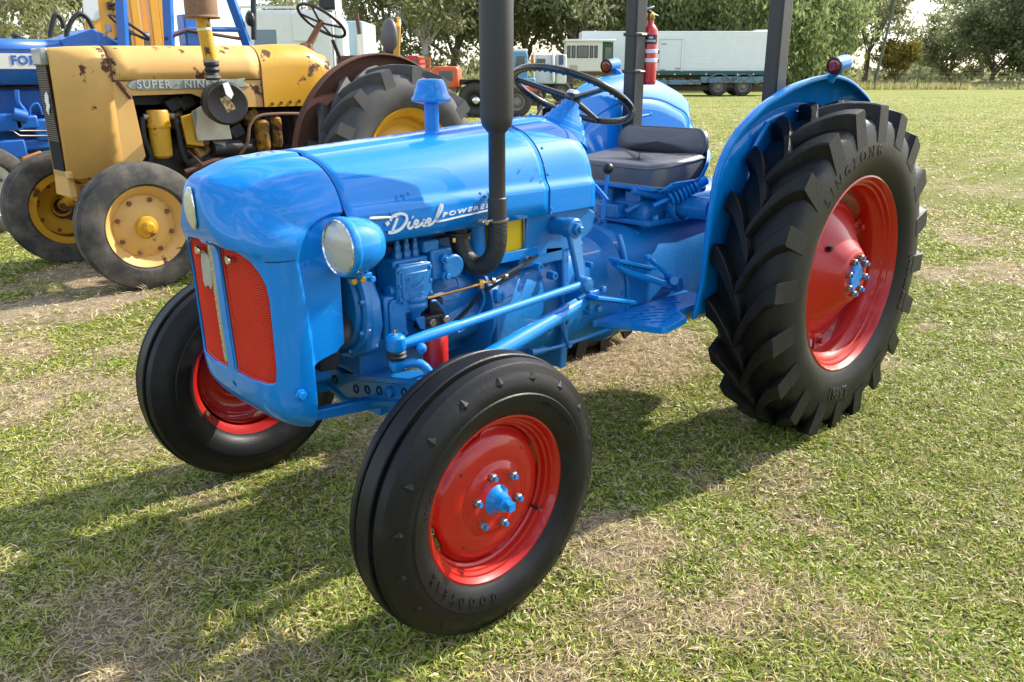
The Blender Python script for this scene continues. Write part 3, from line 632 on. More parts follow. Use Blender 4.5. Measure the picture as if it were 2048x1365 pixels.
# side bracket that holds the steering box, pitman arm, drag link, radius rod
sb = MB().prism([(1.36,.965),(1.10,.965),(1.045,.935),(1.06,.88),(1.115,.845),(1.15,.83),(1.32,.825),(1.37,.86)], (0,.15,0), (1,0,0), (0,0,1), (0,.07,0)).build('steering_housing', m_cast, T, bev=.006)
for px,py in ((1158,443),(1130,463),(1160,473),(1152,500)): 
    p = S(px,py,y=.222); MB().hexb((p.x,.219,p.z),(0,1,0),.0075,.008).build('housing_bolt', m_cast, sb)
MB().prism([(1.38,.86),(1.20,.845),(1.20,.80),(1.40,.80)], (0,.10,0), (1,0,0), (0,0,1), (0,.12,0)).build('battery_ledge', m_cast, T, bev=.004)
yp = .300
c0 = S(1145,457,y=yp); c1 = S(1162,566,y=yp+.03)
MB().cyl((c0.x,.20,c0.z),(c0.x,yp-.012,c0.z),.027,n=24).build('steering_shaft', m_cast, T)
pa = MB().lathe([(.0001,.018),(.026,.018),(.032,.012),(.032,-.018),(.0001,-.018)], c0, (0,1,0), n=28).build('pitman_arm', m_cast, T)
d = c1-c0; nx = Vector((d.z,0,-d.x)).normalized()
MB().add([c0+nx*.026+V(0,-.01,0), c0-nx*.026+V(0,-.01,0), c1-nx*.015+V(0,-.01,0), c1+nx*.015+V(0,-.01,0), c0+nx*.026+V(0,.01,0), c0-nx*.026+V(0,.01,0), c1-nx*.015+V(0,.01,0), c1+nx*.015+V(0,.01,0)], [(3,2,1,0),(4,5,6,7),(0,1,5,4),(1,2,6,5),(2,3,7,6),(3,0,4,7)]).build('arm_web', m_cast, pa, bev=.006)
MB().hexb(c0+V(0,.018,0),(0,1,0),.020,.012).build('arm_nut', m_cast, pa); MB().hexb(c0+V(0,.030,0),(0,1,0),.010,.010).build('arm_stud', m_cast, pa)
e1 = S(1168,568,y=.345); e0 = S(800,690,y=.375)
dk = MB().tube([e0-(e1-e0)*.01, e0+(e1-e0)*.05, e0+(e1-e0)*.11, e0+(e1-e0)*.26, e0+(e1-e0)*.28, e1-(e1-e0)*.02], [.010,.0135,.0155,.0155,.0125,.0115], 18).build('drag_link', m_blue, T)
MB().lathe([(.0001,.024),(.019,.022),(.023,.016),(.023,-.016),(.016,-.022),(.0001,-.022)], e1, (0,1,0), n=24).build('rod_end', m_cast, dk)
MB().lathe([(.017,-.002),(.021,-.002),(.021,-.014),(.017,-.014)], e1+V(-.005,-.01,.012), (0,1,.3), n=20).build('rod_end_seal', m_hose, dk)
MB().hexb(e1+V(.012,.012,-.03),(1,0,-.3),.008,.03).build('rod_clamp', m_cast, dk)
j0 = e0+V(.012,.0,0)
bj = MB().lathe([(.0001,.030),(.018,.028),(.024,.022),(.025,-.006),(.021,-.012)], j0, (0,0,1), n=26).build('ball_joint', m_blue, dk); MB().lathe([(.021,-.012),(.025,-.016),(.022,-.021),(.026,-.026),(.022,-.034),(.014,-.036)], j0, (0,0,1), n=24).build('joint_boot', m_hose, dk)
MB().lathe([(.014,-.036),(.020,-.040),(.020,-.052),(.012,-.066),(.0001,-.066)], j0, (0,0,1), n=20).build('joint_base', m_blue, dk); MB().ball(j0+V(-.055,.03,-.012),.014,12).build('clamp_ball', m_blue, dk)
MB().cyl(j0+V(0,0,.028),j0+V(0,0,.044),.0045).build('grease_nipple', m_chr, dk)
# steering arm and kingpin
kp = V(1.855,.425,.60)
MB().tube(smooth_path([j0+V(0,0,-.05), j0+V(-.05,.035,-.052), V(1.90,.45,.62), V(1.86,.50,.59)],5), [.012]*16, 12).build('steering_arm', m_blue, T)
r0, r1 = S(800,772,y=.44), S(1176,598,y=.30)
rr0 = V(1.86,.40,.598)
rd = MB().tube([rr0, rr0.lerp(r1,.10), rr0.lerp(r1,.16), rr0.lerp(r1,.5), rr0.lerp(r1,.93), r1], [.014,.016,.024,.026,.022,.018], 20).build('radius_rod', m_blue, T)
MB().tube([V(1.86,-.40,.598), V(1.5,-.34,.64), V(r1.x,-.30,r1.z)], [.016,.025,.018], 16).build('radius_rod', m_blue, T)
MB().box(r1+V(-.005,-.03,.0),(.05,.11,.06)).hexb(r1+V(-.02,.02,-.03),(0,1,0),.013,.018).hexb(r1+V(-.04,.02,.03),(0,1,0),.011,.016).build('rod_bracket', m_cast, rd, bev=.005)
# front axle: a centre beam that rises outward, sliding arms with holes, spindles
for s in (1,-1):
    def bz(y): return .488+.235*y
    secs = []
    for y in ((0,.1,.2,.3,.38,.44) if s > 0 else (0,.1,.2,.3,.42,.54)):
        h = .050-.012*(y/.44); c = bz(y); secs.append((y,c,h))
    ab = MB()
    # C-section: web facing forward with flanges
    for (dx0,dx1,za,zb) in ((1.862,1.900,-1,1),):
        rows = []
        for y,c,h in secs: rows.append([V(dx0,y*s,c-h), V(dx1-.004,y*s,c-h), V(dx1,y*s,c-h+.006), V(dx1,y*s,c-h+.016), V(dx1-.010,y*s,c-h+.022), V(dx1-.010,y*s,c+h-.022), V(dx1,y*s,c+h-.016), V(dx1,y*s,c+h-.004), V(dx1-.004,y*s,c+h), V(1.815,y*s,c+h), V(1.80,y*s,c+h-.01), V(1.80,y*s,c-h+.01), V(1.815,y*s,c-h), V(dx0,y*s,c-h)])
        ab.grid(rows); n_ = 14; ab.f.append(tuple(range(13))); ab.f.append(tuple((len(rows)-1)*n_+k for k in range(13)))
    ab = ab.build('axle_beam', m_cast, T, smooth=35)
    for i, y in enumerate((-.0,.055,.112,.170,.228,.286,.34)):
        if y <= 0: continue
        if i == 4: MB().hexb((1.890,y*s,bz(y)),(1,0,0),.016,.014).build('axle_bolt', m_cast, ab)
        else: MB().lathe([(.0001,-.004),(.0095,-.004),(.0095,.0015),(.0125,.0015),(.0135,-.002)], (1.8915,y*s,bz(y)), (1,0,0), n=18).build('axle_hole', m_dark, ab)
    kz = .40 if s > 0 else .51
    MB().cyl((1.85,kz*s+.03*s,.40),(1.85,(kz+.02)*s,.64),.026,n=20).lathe([(.0001,.03),(.02,.03),(.034,.018),(.036,.0),(.03,-.006)], (1.85,(kz+.02)*s,.615), (0,0,1), n=20).hexb((1.85,(kz+.02)*s,.64),(0,0,1),.017,.02).build('kingpin', m_blue, T)
    MB().tube([V(1.86,(kz+.02)*s,.40),V(1.87,(kz+.10)*s,.365),V(1.87,(kz+.20)*s,.358)], [.04,.034,.026], 16).build('spindle', m_blue, T)
MB().tube([V(1.76,-.44,.46),V(1.76,.44,.46)], .013, 12).build('track_rod', m_blue, T)
B((1.80,0,.50),(.16,.13,.09)).build('axle_pivot', m_cast, T, bev=.012)
# front support: the cast frame under the radiator
MB().prism([(2.15,.485),(2.14,.53),(2.05,.575),(1.90,.60),(1.90,.56),(2.02,.49)], (0,-.20,0), (1,0,0), (0,0,1), (0,.14,0)).build('front_support', m_cast, T, bev=.008)
for y_ in (.09,-.12): MB().prism([(2.12,.478),(2.12,.506),(1.62,.465),(1.62,.425)], (0,y_,0), (1,0,0), (0,0,1), (0,.03,0)).build('support_arm', m_blue, T, bev=.004)
B((1.80,-.01,.435),(.10,.24,.03)).build('support_yoke', m_blue, T, bev=.005)
p = S(604,792,y=.246); MB().lathe([(.0001,.009),(.009,.009),(.010,.002),(.016,.001),(.017,-.003)], (p.x,.244,p.z), (0,1,0), n=6).build('cowl_bolt', m_blue, nose)
# battery in its tray
a, b, c, d_ = S(1017,455,y=.205), S(1075,440,y=.205), S(1075,500,y=.205), S(1017,515,y=.205)
bt = B(((a.x+c.x)/2+.02,.115,(a.z+c.z)/2+.015),(abs(a.x-c.x)+.05,.18,.13)).build('battery', m_yel, T, bev=.005)
B(((a.x+c.x)/2+.012,.10,(a.z+c.z)/2-.045),(abs(a.x-c.x)+.075,.235,.014)).box(((a.x+c.x)/2+.012,.217,(a.z+c.z)/2-.043),(abs(a.x-c.x)+.075,.008,.030)).build('battery_tray', m_blue, T, bev=.002)
tx = S(1047,460,y=.21).x; MB().cyl((tx,.211,c.z-.005),(tx,.211,b.z+.03),.0035,n=8).build('hold_down_rod', m_steel, T); MB().hexb((tx,.218,c.z-.012),(0,1,0),.009,.02).build('hold_down_nut', m_chr, T)
# clutch linkage low on the housing
k_ = S(1092,658,y=.25); MB().cyl((k_.x,.19,k_.z),(k_.x,.262,k_.z),.019,n=20).lathe([(.006,0),(.014,0),(.014,.005),(.006,.005)],(k_.x,.262,k_.z),(0,1,0),n=18).build('linkage_boss', m_cast, T)
k2 = S(1122,643,y=.25); lv = MB().cyl((k2.x,.19,k2.z),(k2.x,.268,k2.z),.020,n=20).lathe([(.006,0),(.015,0),(.015,.005),(.006,.005)],(k2.x,.268,k2.z),(0,1,0),n=18).build('relay_lever', m_cast, T)
k3 = S(1135,690,y=.262); MB().tube([V(k2.x,.255,k2.z), V(k3.x,.258,k3.z)], [.014,.007], 10).build('lever_arm', m_cast, lv)
MB().tube([S(1065,705,y=.27), S(1090,700,y=.27), S(1130,690,y=.27), S(1215,660,y=.26), S(1300,640,y=.22)], .0065, 10).hexb(S(1135,690,y=.275),(0,1,0),.010,.014).build('clutch_rod', m_cast, T)
MB().cyl(S(1062,706,y=.27), S(1090,699,y=.27), .011, n=10).build('rod_clevis', m_cast, lv)
# foot plate with slots
PZ = .562
poly = [(1.035,.215),(1.02,.222),(.935,.428),(.915,.436),(.77,.412),(.715,.335),(.46,.335),(.46,.19)]
fp = MB().prism(poly, (0,0,PZ-.02), (1,0,0), (0,1,0), (0,0,.022)).build('foot_plate', m_blue, T, smooth=0)
cu = MB(); sd_ = V(-.86,.51,0); sn_ = V(.51,.86,0)
for i in range(-4,9):
    for j in range(-3,8):
        p = V(.80,.30,0)+sd_*(.078*i+(.039 if j % 2 else 0))+sn_*.036*j
        n_in = all(min(((q[0]-p.x)**2+(q[1]-p.y)**2)**.5 for q in poly) > .0 for _ in (0,))
        def inside(x, y):
            c = False
            for k in range(len(poly)):
                (x0,y0),(x1,y1) = poly[k], poly[k-1]
                if (y0 > y) != (y1 > y) and x < (x1-x0)*(y-y0)/(y1-y0)+x0: c = not c
            return c
        if all(inside(p.x+sd_.x*a_+sn_.x*b_, p.y+sd_.y*a_+sn_.y*b_) for a_ in (-.036,.036) for b_ in (-.018,.018)):
            cu.prism([(-.026,-.010),(.026,-.010),(.033,0),(.026,.010),(-.026,.010),(-.033,0)], (p.x,p.y,PZ-.06), sd_, sn_, (0,0,.12))
cu = cu.build('cutter', None, smooth=0); bo = fp.modifiers.new('c','BOOLEAN'); bo.object = cu; bo.operation = 'DIFFERENCE'; bo.solver = 'EXACT'
bpy.context.view_layer.update(); me = baked(fp); fp.modifiers.clear(); fp.data = me; bpy.data.objects.remove(cu)
m_ = fp.modifiers.new('b','BEVEL'); m_.width = .003; m_.segments = 2; m_.limit_method = 'ANGLE'; m_.angle_limit = R(50)
B((.72,.25,PZ-.035),(.05,.22,.025)).build('plate_bracket', m_blue, T, bev=.003)
fp2 = MB().prism([(x,-y) for x,y in poly], (0,0,PZ-.02), (1,0,0), (0,1,0), (0,0,.022)).build('foot_plate', m_blue, T, bev=.003)
# pedals
def pedal(p, q, w_, name):
    d = (q-p).normalized(); side = Vector((0,1,0)); n_ = d.cross(side).normalized()
    mb = MB(); rows = []
    o = MB().box((0,0,0),((q-p).length, w_, .012)); Mx = Matrix((d, side-d*side.dot(d), n_)).transposed().to_4x4(); Mx.translation = (p+q)/2
    mb.add([Mx @ Vector(v_) for v_ in o.v], o.f)
    for k in range(9):
        t = -.45+.9*k/8; o2 = MB().box((t*(q-p).length,0,.009),(.006,w_*.9,.006),(0,0,.5)); mb.add([Mx @ Vector(v_) for v_ in o2.v], o2.f)
    return mb.build(name, m_blue, T, bev=.003)
pedal(S(1228,520,y=.29), S(1302,536,y=.27), .05, 'brake_pedal')
MB().tube(smooth_path([S(1230,527,y=.28), S(1260,545,y=.28), S(1300,558,y=.275), S(1330,568,y=.265), S(1342,570,y=.25)],5), .013, 14).build('pedal_arm', m_blue, T)
MB().tube([S(1296,515,y=.27), S(1330,545,y=.265), S(1338,562,y=.26)], .009, 10).ball(S(1296,515,y=.27), .012, 10).build('brake_lever', m_blue, T)
MB().box(S(1348,566,y=.25),(.035,.06,.055),(0,.4,0)).cyl(S(1348,562,y=.30),S(1348,562,y=.10),.018,n=16).build('pedal_pivot', m_cast, T, bev=.005)
pedal(S(1184,594,y=.345), S(1262,603,y=.33), .05, 'clutch_pedal')
# gear lever
kb, ktop = S(1204,462,y=.03), S(1215,350,y=.03)
gl = MB().tube([kb, ktop], [.010,.0075], 12).build('gear_lever', m_blue, T)
MB().ball(S(1216,337,y=.03), .020, 18).build('lever_knob', m_blk, gl)
MB().lathe([(.040,-.012),(.038,-.004),(.028,.008),(.018,.016),(.018,.030),(.014,.032),(.018,.036),(.014,.040),(.017,.044),(.012,.048)], kb, (0,0,1), n=24).build('lever_boot', m_cast, gl)
B((kb.x,.03,kb.z-.022),(.20,.22,.02)).build('gearbox_lid', m_cast, T, bev=.004)
for dx in (-.085,0,.085):
    for dy in (-.095,.095): MB().hexb((kb.x+dx,.03+dy,kb.z-.012),(0,0,1),.009,.012).build('lid_bolt', m_cast, T)
# hydraulic lift cover, arms and spring
lc = hous([.66,.64,.50,.36,.20,.02,-.10,-.12],[.12,.135,.14,.15,.15,.14,.12,.08],[.90,.925,.945,.955,.95,.94,.92,.90],[.80,.80,.80,.80,.80,.80,.80,.80],'lift_cover',n=4)
for k in range(10):
    t = k/9; MB().hexb((.64-.70*t,.165,.855),(0,0,1),.011,.018).build('cover_bolt', m_cast, lc)
B((.28,0,.848),(.86,.37,.016)).build('lift_cover_flange', m_cast, T, bev=.003)
MB().box((.60,.06,.92),(.10,.07,.06)).box((.69,.0,.88),(.07,.10,.05)).cyl((.66,-.04,.90),(.66,-.04,.96),.018).tube(smooth_path([V(.70,.07,.88),V(.64,.10,.91),V(.58,.11,.90),V(.52,.12,.885)],5),.011,10).build('lift_control_valve', m_cast, T, bev=.006)
q = S(1375,415,y=.24); MB().cyl((q.x-.02,.10,q.z),(q.x-.02,.33,q.z),.040,n=24).lathe([(.052,-.018),(.056,-.012),(.056,.012),(.052,.018)],(q.x-.02,.19,q.z),(0,1,0),n=28).build('cross_shaft', m_cast, T)
spts = []
s0, s1 = S(1335,398,y=.19), S(1392,370,y=.24); ax = (s1-s0); u_, v_, _ = fr(ax)
for k in range(7*16+1):
    t = k/(7*16); a = 2*math.pi*7*t; rr = .030*(.75+.25*math.sin(math.pi*min(1,t*1.2))); spts.append(s0+ax*t+u_*math.cos(a)*rr+v_*math.sin(a)*rr)
MB().tube(spts, .0065, 8).build('seat_spring', m_blue, T)
MB().cyl(s1, s1+ax*.35, .018, n=14).cyl(s0-ax*.5, s0, .010).build('spring_bolt', m_blue, T)
MB().tube([V(.70,.10,.965), V(.60,.16,.935), V(.40,.20,.955)], .016, 10).tube([V(.62,-.12,.965), V(.50,-.10,.93), V(.40,0,.94)], .016, 10).build('seat_bracket', m_blue, T)
# seat: pan, cushion with piping, backrest
def rrect(x0,x1,y0,y1,rf,rb,n=8):
    pts = []
    for cx_,cy_,r_,a0 in ((x1-rf,y1-rf,rf,0),(x0+rb,y1-rb,rb,90),(x0+rb,y0+rb,rb,180),(x1-rf,y0+rf,rf,270)):
        for k in range(n+1): a = R(a0+90*k/n); pts.append((cx_+r_*math.cos(a), cy_+r_*math.sin(a)))
    return pts
out = rrect(.385,.692,-.215,.215,.055,.06)
cc = np.mean(np.array(out), axis=0)
def ringz(k, zf): return [V(cc[0]+(x-cc[0])*k, cc[1]+(y-cc[1])*k, zf(x,y)) for x,y in out]
def wav(x,y): return .010*math.cos(y/.215*math.pi*1.0)*ss(.5,.69,x)
zt = lambda x,y: 1.040+.018*ss(.66,.42,x)+.010*ss(.15,.215,abs(y))
rows = [ringz(.93, lambda x,y: .985+wav(x,y)), ringz(.99, lambda x,y: .985+wav(x,y)), ringz(1.0, lambda x,y: .995+wav(x,y)), ringz(1.01, lambda x,y: 1.015), ringz(1.0, lambda x,y: zt(x,y)-.004), ringz(.985, lambda x,y: zt(x,y)+.004), ringz(.94, lambda x,y: zt(x,y)+.011), ringz(.85, lambda x,y: zt(x,y)+.014), ringz(.5, lambda x,y: zt(x,y)+.012), ringz(.01, lambda x,y: zt(x,y)+.010)]
cs = MB().grid([r_+[r_[0]] for r_ in rows]).build('seat_cushion', m_vin, T, smooth=70)
MB().tube(ringz(1.003, lambda x,y: zt(x,y)-.001), .0032, 8, closed=True).build('cushion_piping', m_vin, cs)
MB().tube(ringz(1.0, lambda x,y: .988+wav(x,y)), .003, 8, closed=True).build('cushion_piping', m_pip, cs)
bx0 = .375; out2 = [(y,z) for z,y in rrect(1.070,1.166,-.205,.205,.052,.035)]
c2 = np.mean(np.array(out2), axis=0)
def ringb(k, dx): return [V(bx0+dx+.028*(y/.2)**2-.10*(z-1.07), c2[0]+(y-c2[0])*k, c2[1]+(z-c2[1])*k) for y,z in out2]
rows = [ringb(.9,-.02), ringb(1.0,-.014), ringb(1.01,.0), ringb(.99,.012), ringb(.93,.020), ringb(.7,.026), ringb(.01,.028)]
bk = MB().grid([r_+[r_[0]] for r_ in rows]).build('seat_back', m_vin, T, smooth=70)
MB().tube(ringb(1.0,.011), .0032, 8, closed=True).build('back_piping', m_vin, bk)
pan = MB(); rows = []
for k in range(49):
    t = k/48; a = -math.pi*.5*1.18+math.pi*1.18*t  # round the back
    cx_, cy_ = .52, 0
    y = .245*math.sin(a); x = .52-.195*math.cos(a) if abs(a) < math.pi/2 else .52+(abs(a)-math.pi/2)*.55
    h = .985+.135*(math.cos(min(abs(a),math.pi/2))**.75)+.012
    rows.append([V(x+.02, y*.90, .965), V(x, y*.98, .985), V(x-.008, y, .985*.45+h*.55), V(x-.016, y*1.01, h), V(x-.026, y*1.03, h-.004)])
MB().grid(rows).build('seat_pan', m_blue, T, smooth=60, solid=.005)
MB().prism(rrect(.37,.70,-.20,.20,.05,.06), (0,0,.964), (1,0,0), (0,1,0), (0,0,.016)).build('seat_base', m_blue, T, bev=.004)
# steering column and wheel
ca = V(-math.sin(R(26.3)),0,math.cos(R(26.3))); wc = V(.927,0,1.283)
MB().lathe([(.105,-.150),(.098,-.125),(.088,-.120),(.082,-.100),(.074,-.096),(.068,-.078),(.060,-.074),(.055,-.058),(.044,-.054),(.040,-.036),(.032,-.032),(.030,-.014)], wc, ca, n=40).build('steering_column', m_blue, T, smooth=30)
sw = MB(); u_, v_, _ = fr(ca); rp = []
for k in range(120):
    a = 2*math.pi*k/120; rp.append(wc+ca*.012+(u_*math.cos(a)+v_*math.sin(a))*.2085)
sw = MB().tube(rp, .0115, 14, closed=True).build('steering_wheel', m_gblk, T)
bm_ = MB()
for k in range(60):
    a = 2*math.pi*k/60; bm_.ball(wc+ca*.003+(u_*math.cos(a)+v_*math.sin(a))*.2045, .0055, 6)
bm_.build('finger_grips', m_gblk, sw)
for a in (R(70),R(190),R(310)):
    d_ = V(math.cos(a),math.sin(a),0); d_ = (d_-ca*d_.dot(ca)).normalized()
    MB().tube([wc+d_*.01, wc+d_*.07+ca*.004, wc+d_*.205+ca*.011], [.013,.011,.0085], 12).build('wheel_spoke', m_gblk, sw)
MB().lathe([(.030,-.016),(.032,.0),(.028,.010),(.020,.014)], wc, ca, n=28).build('wheel_hub', m_gblk, sw)
MB().lathe([(.024,.012),(.024,.020),(.018,.027),(.0001,.030)], wc, ca, n=24).build('horn_cap', m_chr, sw)
h0, h1 = S(1062,233,y=-.09), S(1098,237,y=-.02)
MB().tube([h0,h1], .0055, 10).ball(h0,.011,12).build('throttle_lever', m_blue, T)
r0_, r1_ = S(1190,372,y=.05), S(1215,402,y=.12); MB().tube([r0_,r1_], .008, 10).build('throttle_rod', m_blue, T)
MB().box((1.03,0,.99),(.05,.30,.10)).build('dash_panel', m_blue, T, bev=.01)
# mudguards
for s in (1,-1):
    lip = [(1387,640,.388),(1396,600,.389),(1405,560,.390),(1411,505,.393),(1418,450,.397),(1428,390,.404),(1440,340,.414),(1458,298,.426),(1480,262,.438),(1505,234,.449),(1530,210,.457),(1560,190,.470),(1590,172,.480),(1620,160,.486),(1650,152,.488),(1675,151,.486),(1700,160,.480),(1722,178,.474),(1742,205,.466)]
    Pp = [S(a,b,y=c) for a,b,c in lip]; Pp += [V(-.40,.46,1.17), V(-.50,.46,1.05), V(-.57,.46,.92)]
    Pp = smooth_path(Pp, 4); cen = V(.17,0,.62); rows = []; inner = []
    YP = .370
    for p in Pp:
        d_ = V(p.x-cen.x,0,p.z-cen.z).normalized(); wv = p.y-YP; 
        row = []
        for u_ in (1.0,.985,.85,.7,.55,.4,.25,.12,.04,0):
            dr = -.105*(1-u_)**2.6*min(1,wv/.08); y = YP+wv*u_
            row.append(V(p.x+d_.x*dr, y*s, p.z+d_.z*dr))
        row.insert(0, V(p.x-d_.x*.012, (p.y+.004)*s, p.z-d_.z*.012))
        rows.append(row); inner.append(row[-1])
    fe = MB().grid(rows); b0 = len(fe.v)
    fe = fe.build('mudguard', m_blue, T, smooth=60, solid=.004)
    # flat inner panel with pressed ribs
    npn = len(inner); rows = []
    for i, p in enumerate(inner):
        q = V(max(-.30,min(.45,p.x*.55)), p.y, max(.40,min(p.z,.62)) if i > 6 else p.z*.9+.02)
        tgt = V(.06, YP*s, .60) if p.z > .62 else V(min(p.x-.02,.25), YP*s, p.z)
        rows.append([p.lerp(tgt, k/14) for k in range(15)])
    def rb(p):
        dz = 0
        for z0 in (.66,.80,.94,1.06):
            if p.x > .20: dz += .010*max(0,1-((p.z-z0-.10*(p.x-.4))/.013)**2)*ss(.22,.28,p.x)*(1-ss(.50,.54,p.x))
        return V(p.x, p.y-dz*s, p.z)
    MB().grid([[rb(p) for p in r_] for r_ in rows]).build('mudguard_panel', m_blue, fe, smooth=60, solid=.003)
    for x in (.40,): MB().tube([V(x,(YP+.008)*s,.64),V(x-.02,(YP+.012)*s,1.10),V(x-.05,(YP+.045)*s,1.20)], .010, 8).build('mudguard_stiffener', m_blue, fe)
    ri = [r_[4]-V(0,0,0) for r_ in rows]
    # tail lamp on the crown, a short barrel with red glass
    tl = V(.075,.530*s,1.398); ax_ = V(.98,-.05,-.16) if s > 0 else V(.98,.12,-.12)
    q = MB().lathe([(.0001,-.040),(.022,-.040),(.026,-.036),(.027,-.030),(.0265,.034),(.0285,.036),(.0285,.044),(.026,.046)], tl, ax_, n=28).build('tail_lamp', m_blue, T)
    MB().lathe([(.026,.046),(.0295,.040),(.0300,.048),(.0255,.052),(.024,.047)], tl, ax_, n=28).build('lamp_gasket', m_hose, q)
    MB().lathe([(.0001,.054),(.012,.0535),(.013,.051),(.020,.0505),(.0245,.047)], tl, ax_, n=28).build('lamp_lens', m_redl, q)
    MB().tube([tl+V(-.005,-.005*s,-.02), V(.06,.500*s,1.362), V(.055,.485*s,1.342)], [.014,.014,.018], 12).build('lamp_stalk', m_blue, q)
# throttle tube seen against the far mudguard
MB().tube([S(1255,238,y=-.325), S(1298,230,y=-.325)], .006, 10).ball(S(1300,229,y=-.325),.009,10).build('guard_bead', m_blue, T)
# two roll-bar posts
for s in (1,-1):
    x = .172; po = MB().box((x,.328*s,1.58),(.075,.058,1.92)).build('roll_bar_post', m_blk, T, bev=.009)
    if s < 0:
        for z in (1.50,1.395):
            MB().lathe([(.0001,.004)],(0,0,0)) if False else None
B((.172,0,2.56),(.075,.66,.06)).build('roll_bar_top', m_blk, T, bev=.009)
# ------------------------------------------------------------------ fire extinguisher strapped to the far post
e_b = S(1295,170,y=-.315)
exx = e_b.x; z0 = e_b.z; K = 1.22
X = thing('fire_extinguisher', 'small red fire extinguisher with white straps clamped to the black post', 'extinguisher', (exx, -.315, z0))
MB().lathe([(.0001,0),(.024,.0),(.028,.006),(.0285,.012),(.0285,.165),(.026,.182),(.017,.196),(.012,.200),(.012,.215)], (0,0,0), (0,0,1), n=32).build('cylinder', m_ext, X, smooth=60)
MB().lathe([(.013,.213),(.015,.216),(.015,.232),(.008,.238),(.0001,.238)], (0,0,0), (0,0,1), n=20).build('valve', m_brass, X)
MB().box((.012,0,.250),(.05,.014,.008),(0,.25,0)).box((-.005,0,.236),(.055,.012,.008),(0,-.3,0)).cyl((0,0,.235),(-.028,.01,.225),.005).build('handle', m_blk, X, bev=.002)
for z in (.075,.105): 
    q = MB().lathe([(.0288,0),(.0300,.001),(.0300,.012),(.0288,.013)], (0,0,z), (0,0,1), n=32).build('strap', m_white, X); MB().box((-.030,.012,z+.006),(.014,.012,.014)).build('buckle', m_blk, q, bev=.002)
rows = [[V(.0291*math.cos(a), .0291*math.sin(a), z) for a in np.linspace(R(-20),R(100),14)] for z in (.135,.165)]
lb = MB().grid(rows).build('label', m_blk, X, smooth=60)
for i, (t_, z) in enumerate((('ABE',.153),('POWDER',.142))):
    v, f = flat_text(t_, .009, .0004, bold=.0003); v[:,0] -= v[:,0].mean()
    MB().add([(.0296*math.cos(R(48)+p[0]/.0296), .0296*math.sin(R(48)+p[0]/.0296), z+p[1]) for p in v], f).build('label_text', m_white, lb, smooth=0)
X.scale = (K,K,K)
for z in (.045,.165): 
    q = MB().box(((.172-exx)/K, -.010, z),(.068,.056,.011)).build('bracket_band', m_blk, X, bev=.002); MB().cyl(((.172-exx)/K-.02,.017,z),((.172-exx)/K+.01,.022,z),.004,n=10).build('bracket_screw', m_chr, q)
# ------------------------------------------------------------------ the weathered yellow tractor
def rebase(T_, L_):
    for c in kids(T_): c.location = Vector(c.location)-Vector(L_)
    T_.location = L_
def place(T_, Lc): rebase(T_, Lc)
m_fy = mat('faded_yellow_paint', (.64,.37,.105), .6, var=.32, vscale=2.2, dirt=(.085,.032,.016), dscale=4.2, dlo=.60, dhi=.625, bump=.05)
m_oy = mat('ochre_yellow_paint', (.60,.31,.014), .45, coat=.15, var=.15, vscale=4, dirt=(.095,.036,.018), dscale=4, dlo=.585, dhi=.615)
m_rust = mat('rusty_sheet', (.105,.045,.028), .8, var=.35, vscale=6, bump=.15)
m_rpat = mat('rusty_edge', (.17,.075,.04), .8, var=.4, vscale=14)
m_oil = mat('oily_black_iron', (.018,.013,.010), .5, var=.4, vscale=10, bump=.2)
m_oilp = mat('oily_yellow_iron', (.40,.19,.02), .5, var=.3, vscale=8, dirt=(.03,.018,.01), dscale=8, dlo=.42, dhi=.55)
m_badge = mat('tarnished_badge', (.30,.33,.28), .5, .4, var=.3, vscale=20)
m_pipeg = mat('chipped_black_can', (.03,.024,.022), .45, var=.4, vscale=9, dirt=(.11,.05,.03), dscale=11, dlo=.6, dhi=.66)
m_rwire = mat('rusted_mesh', (.22,.12,.06), .75, var=.5, vscale=60, bump=.6, bscale=90)
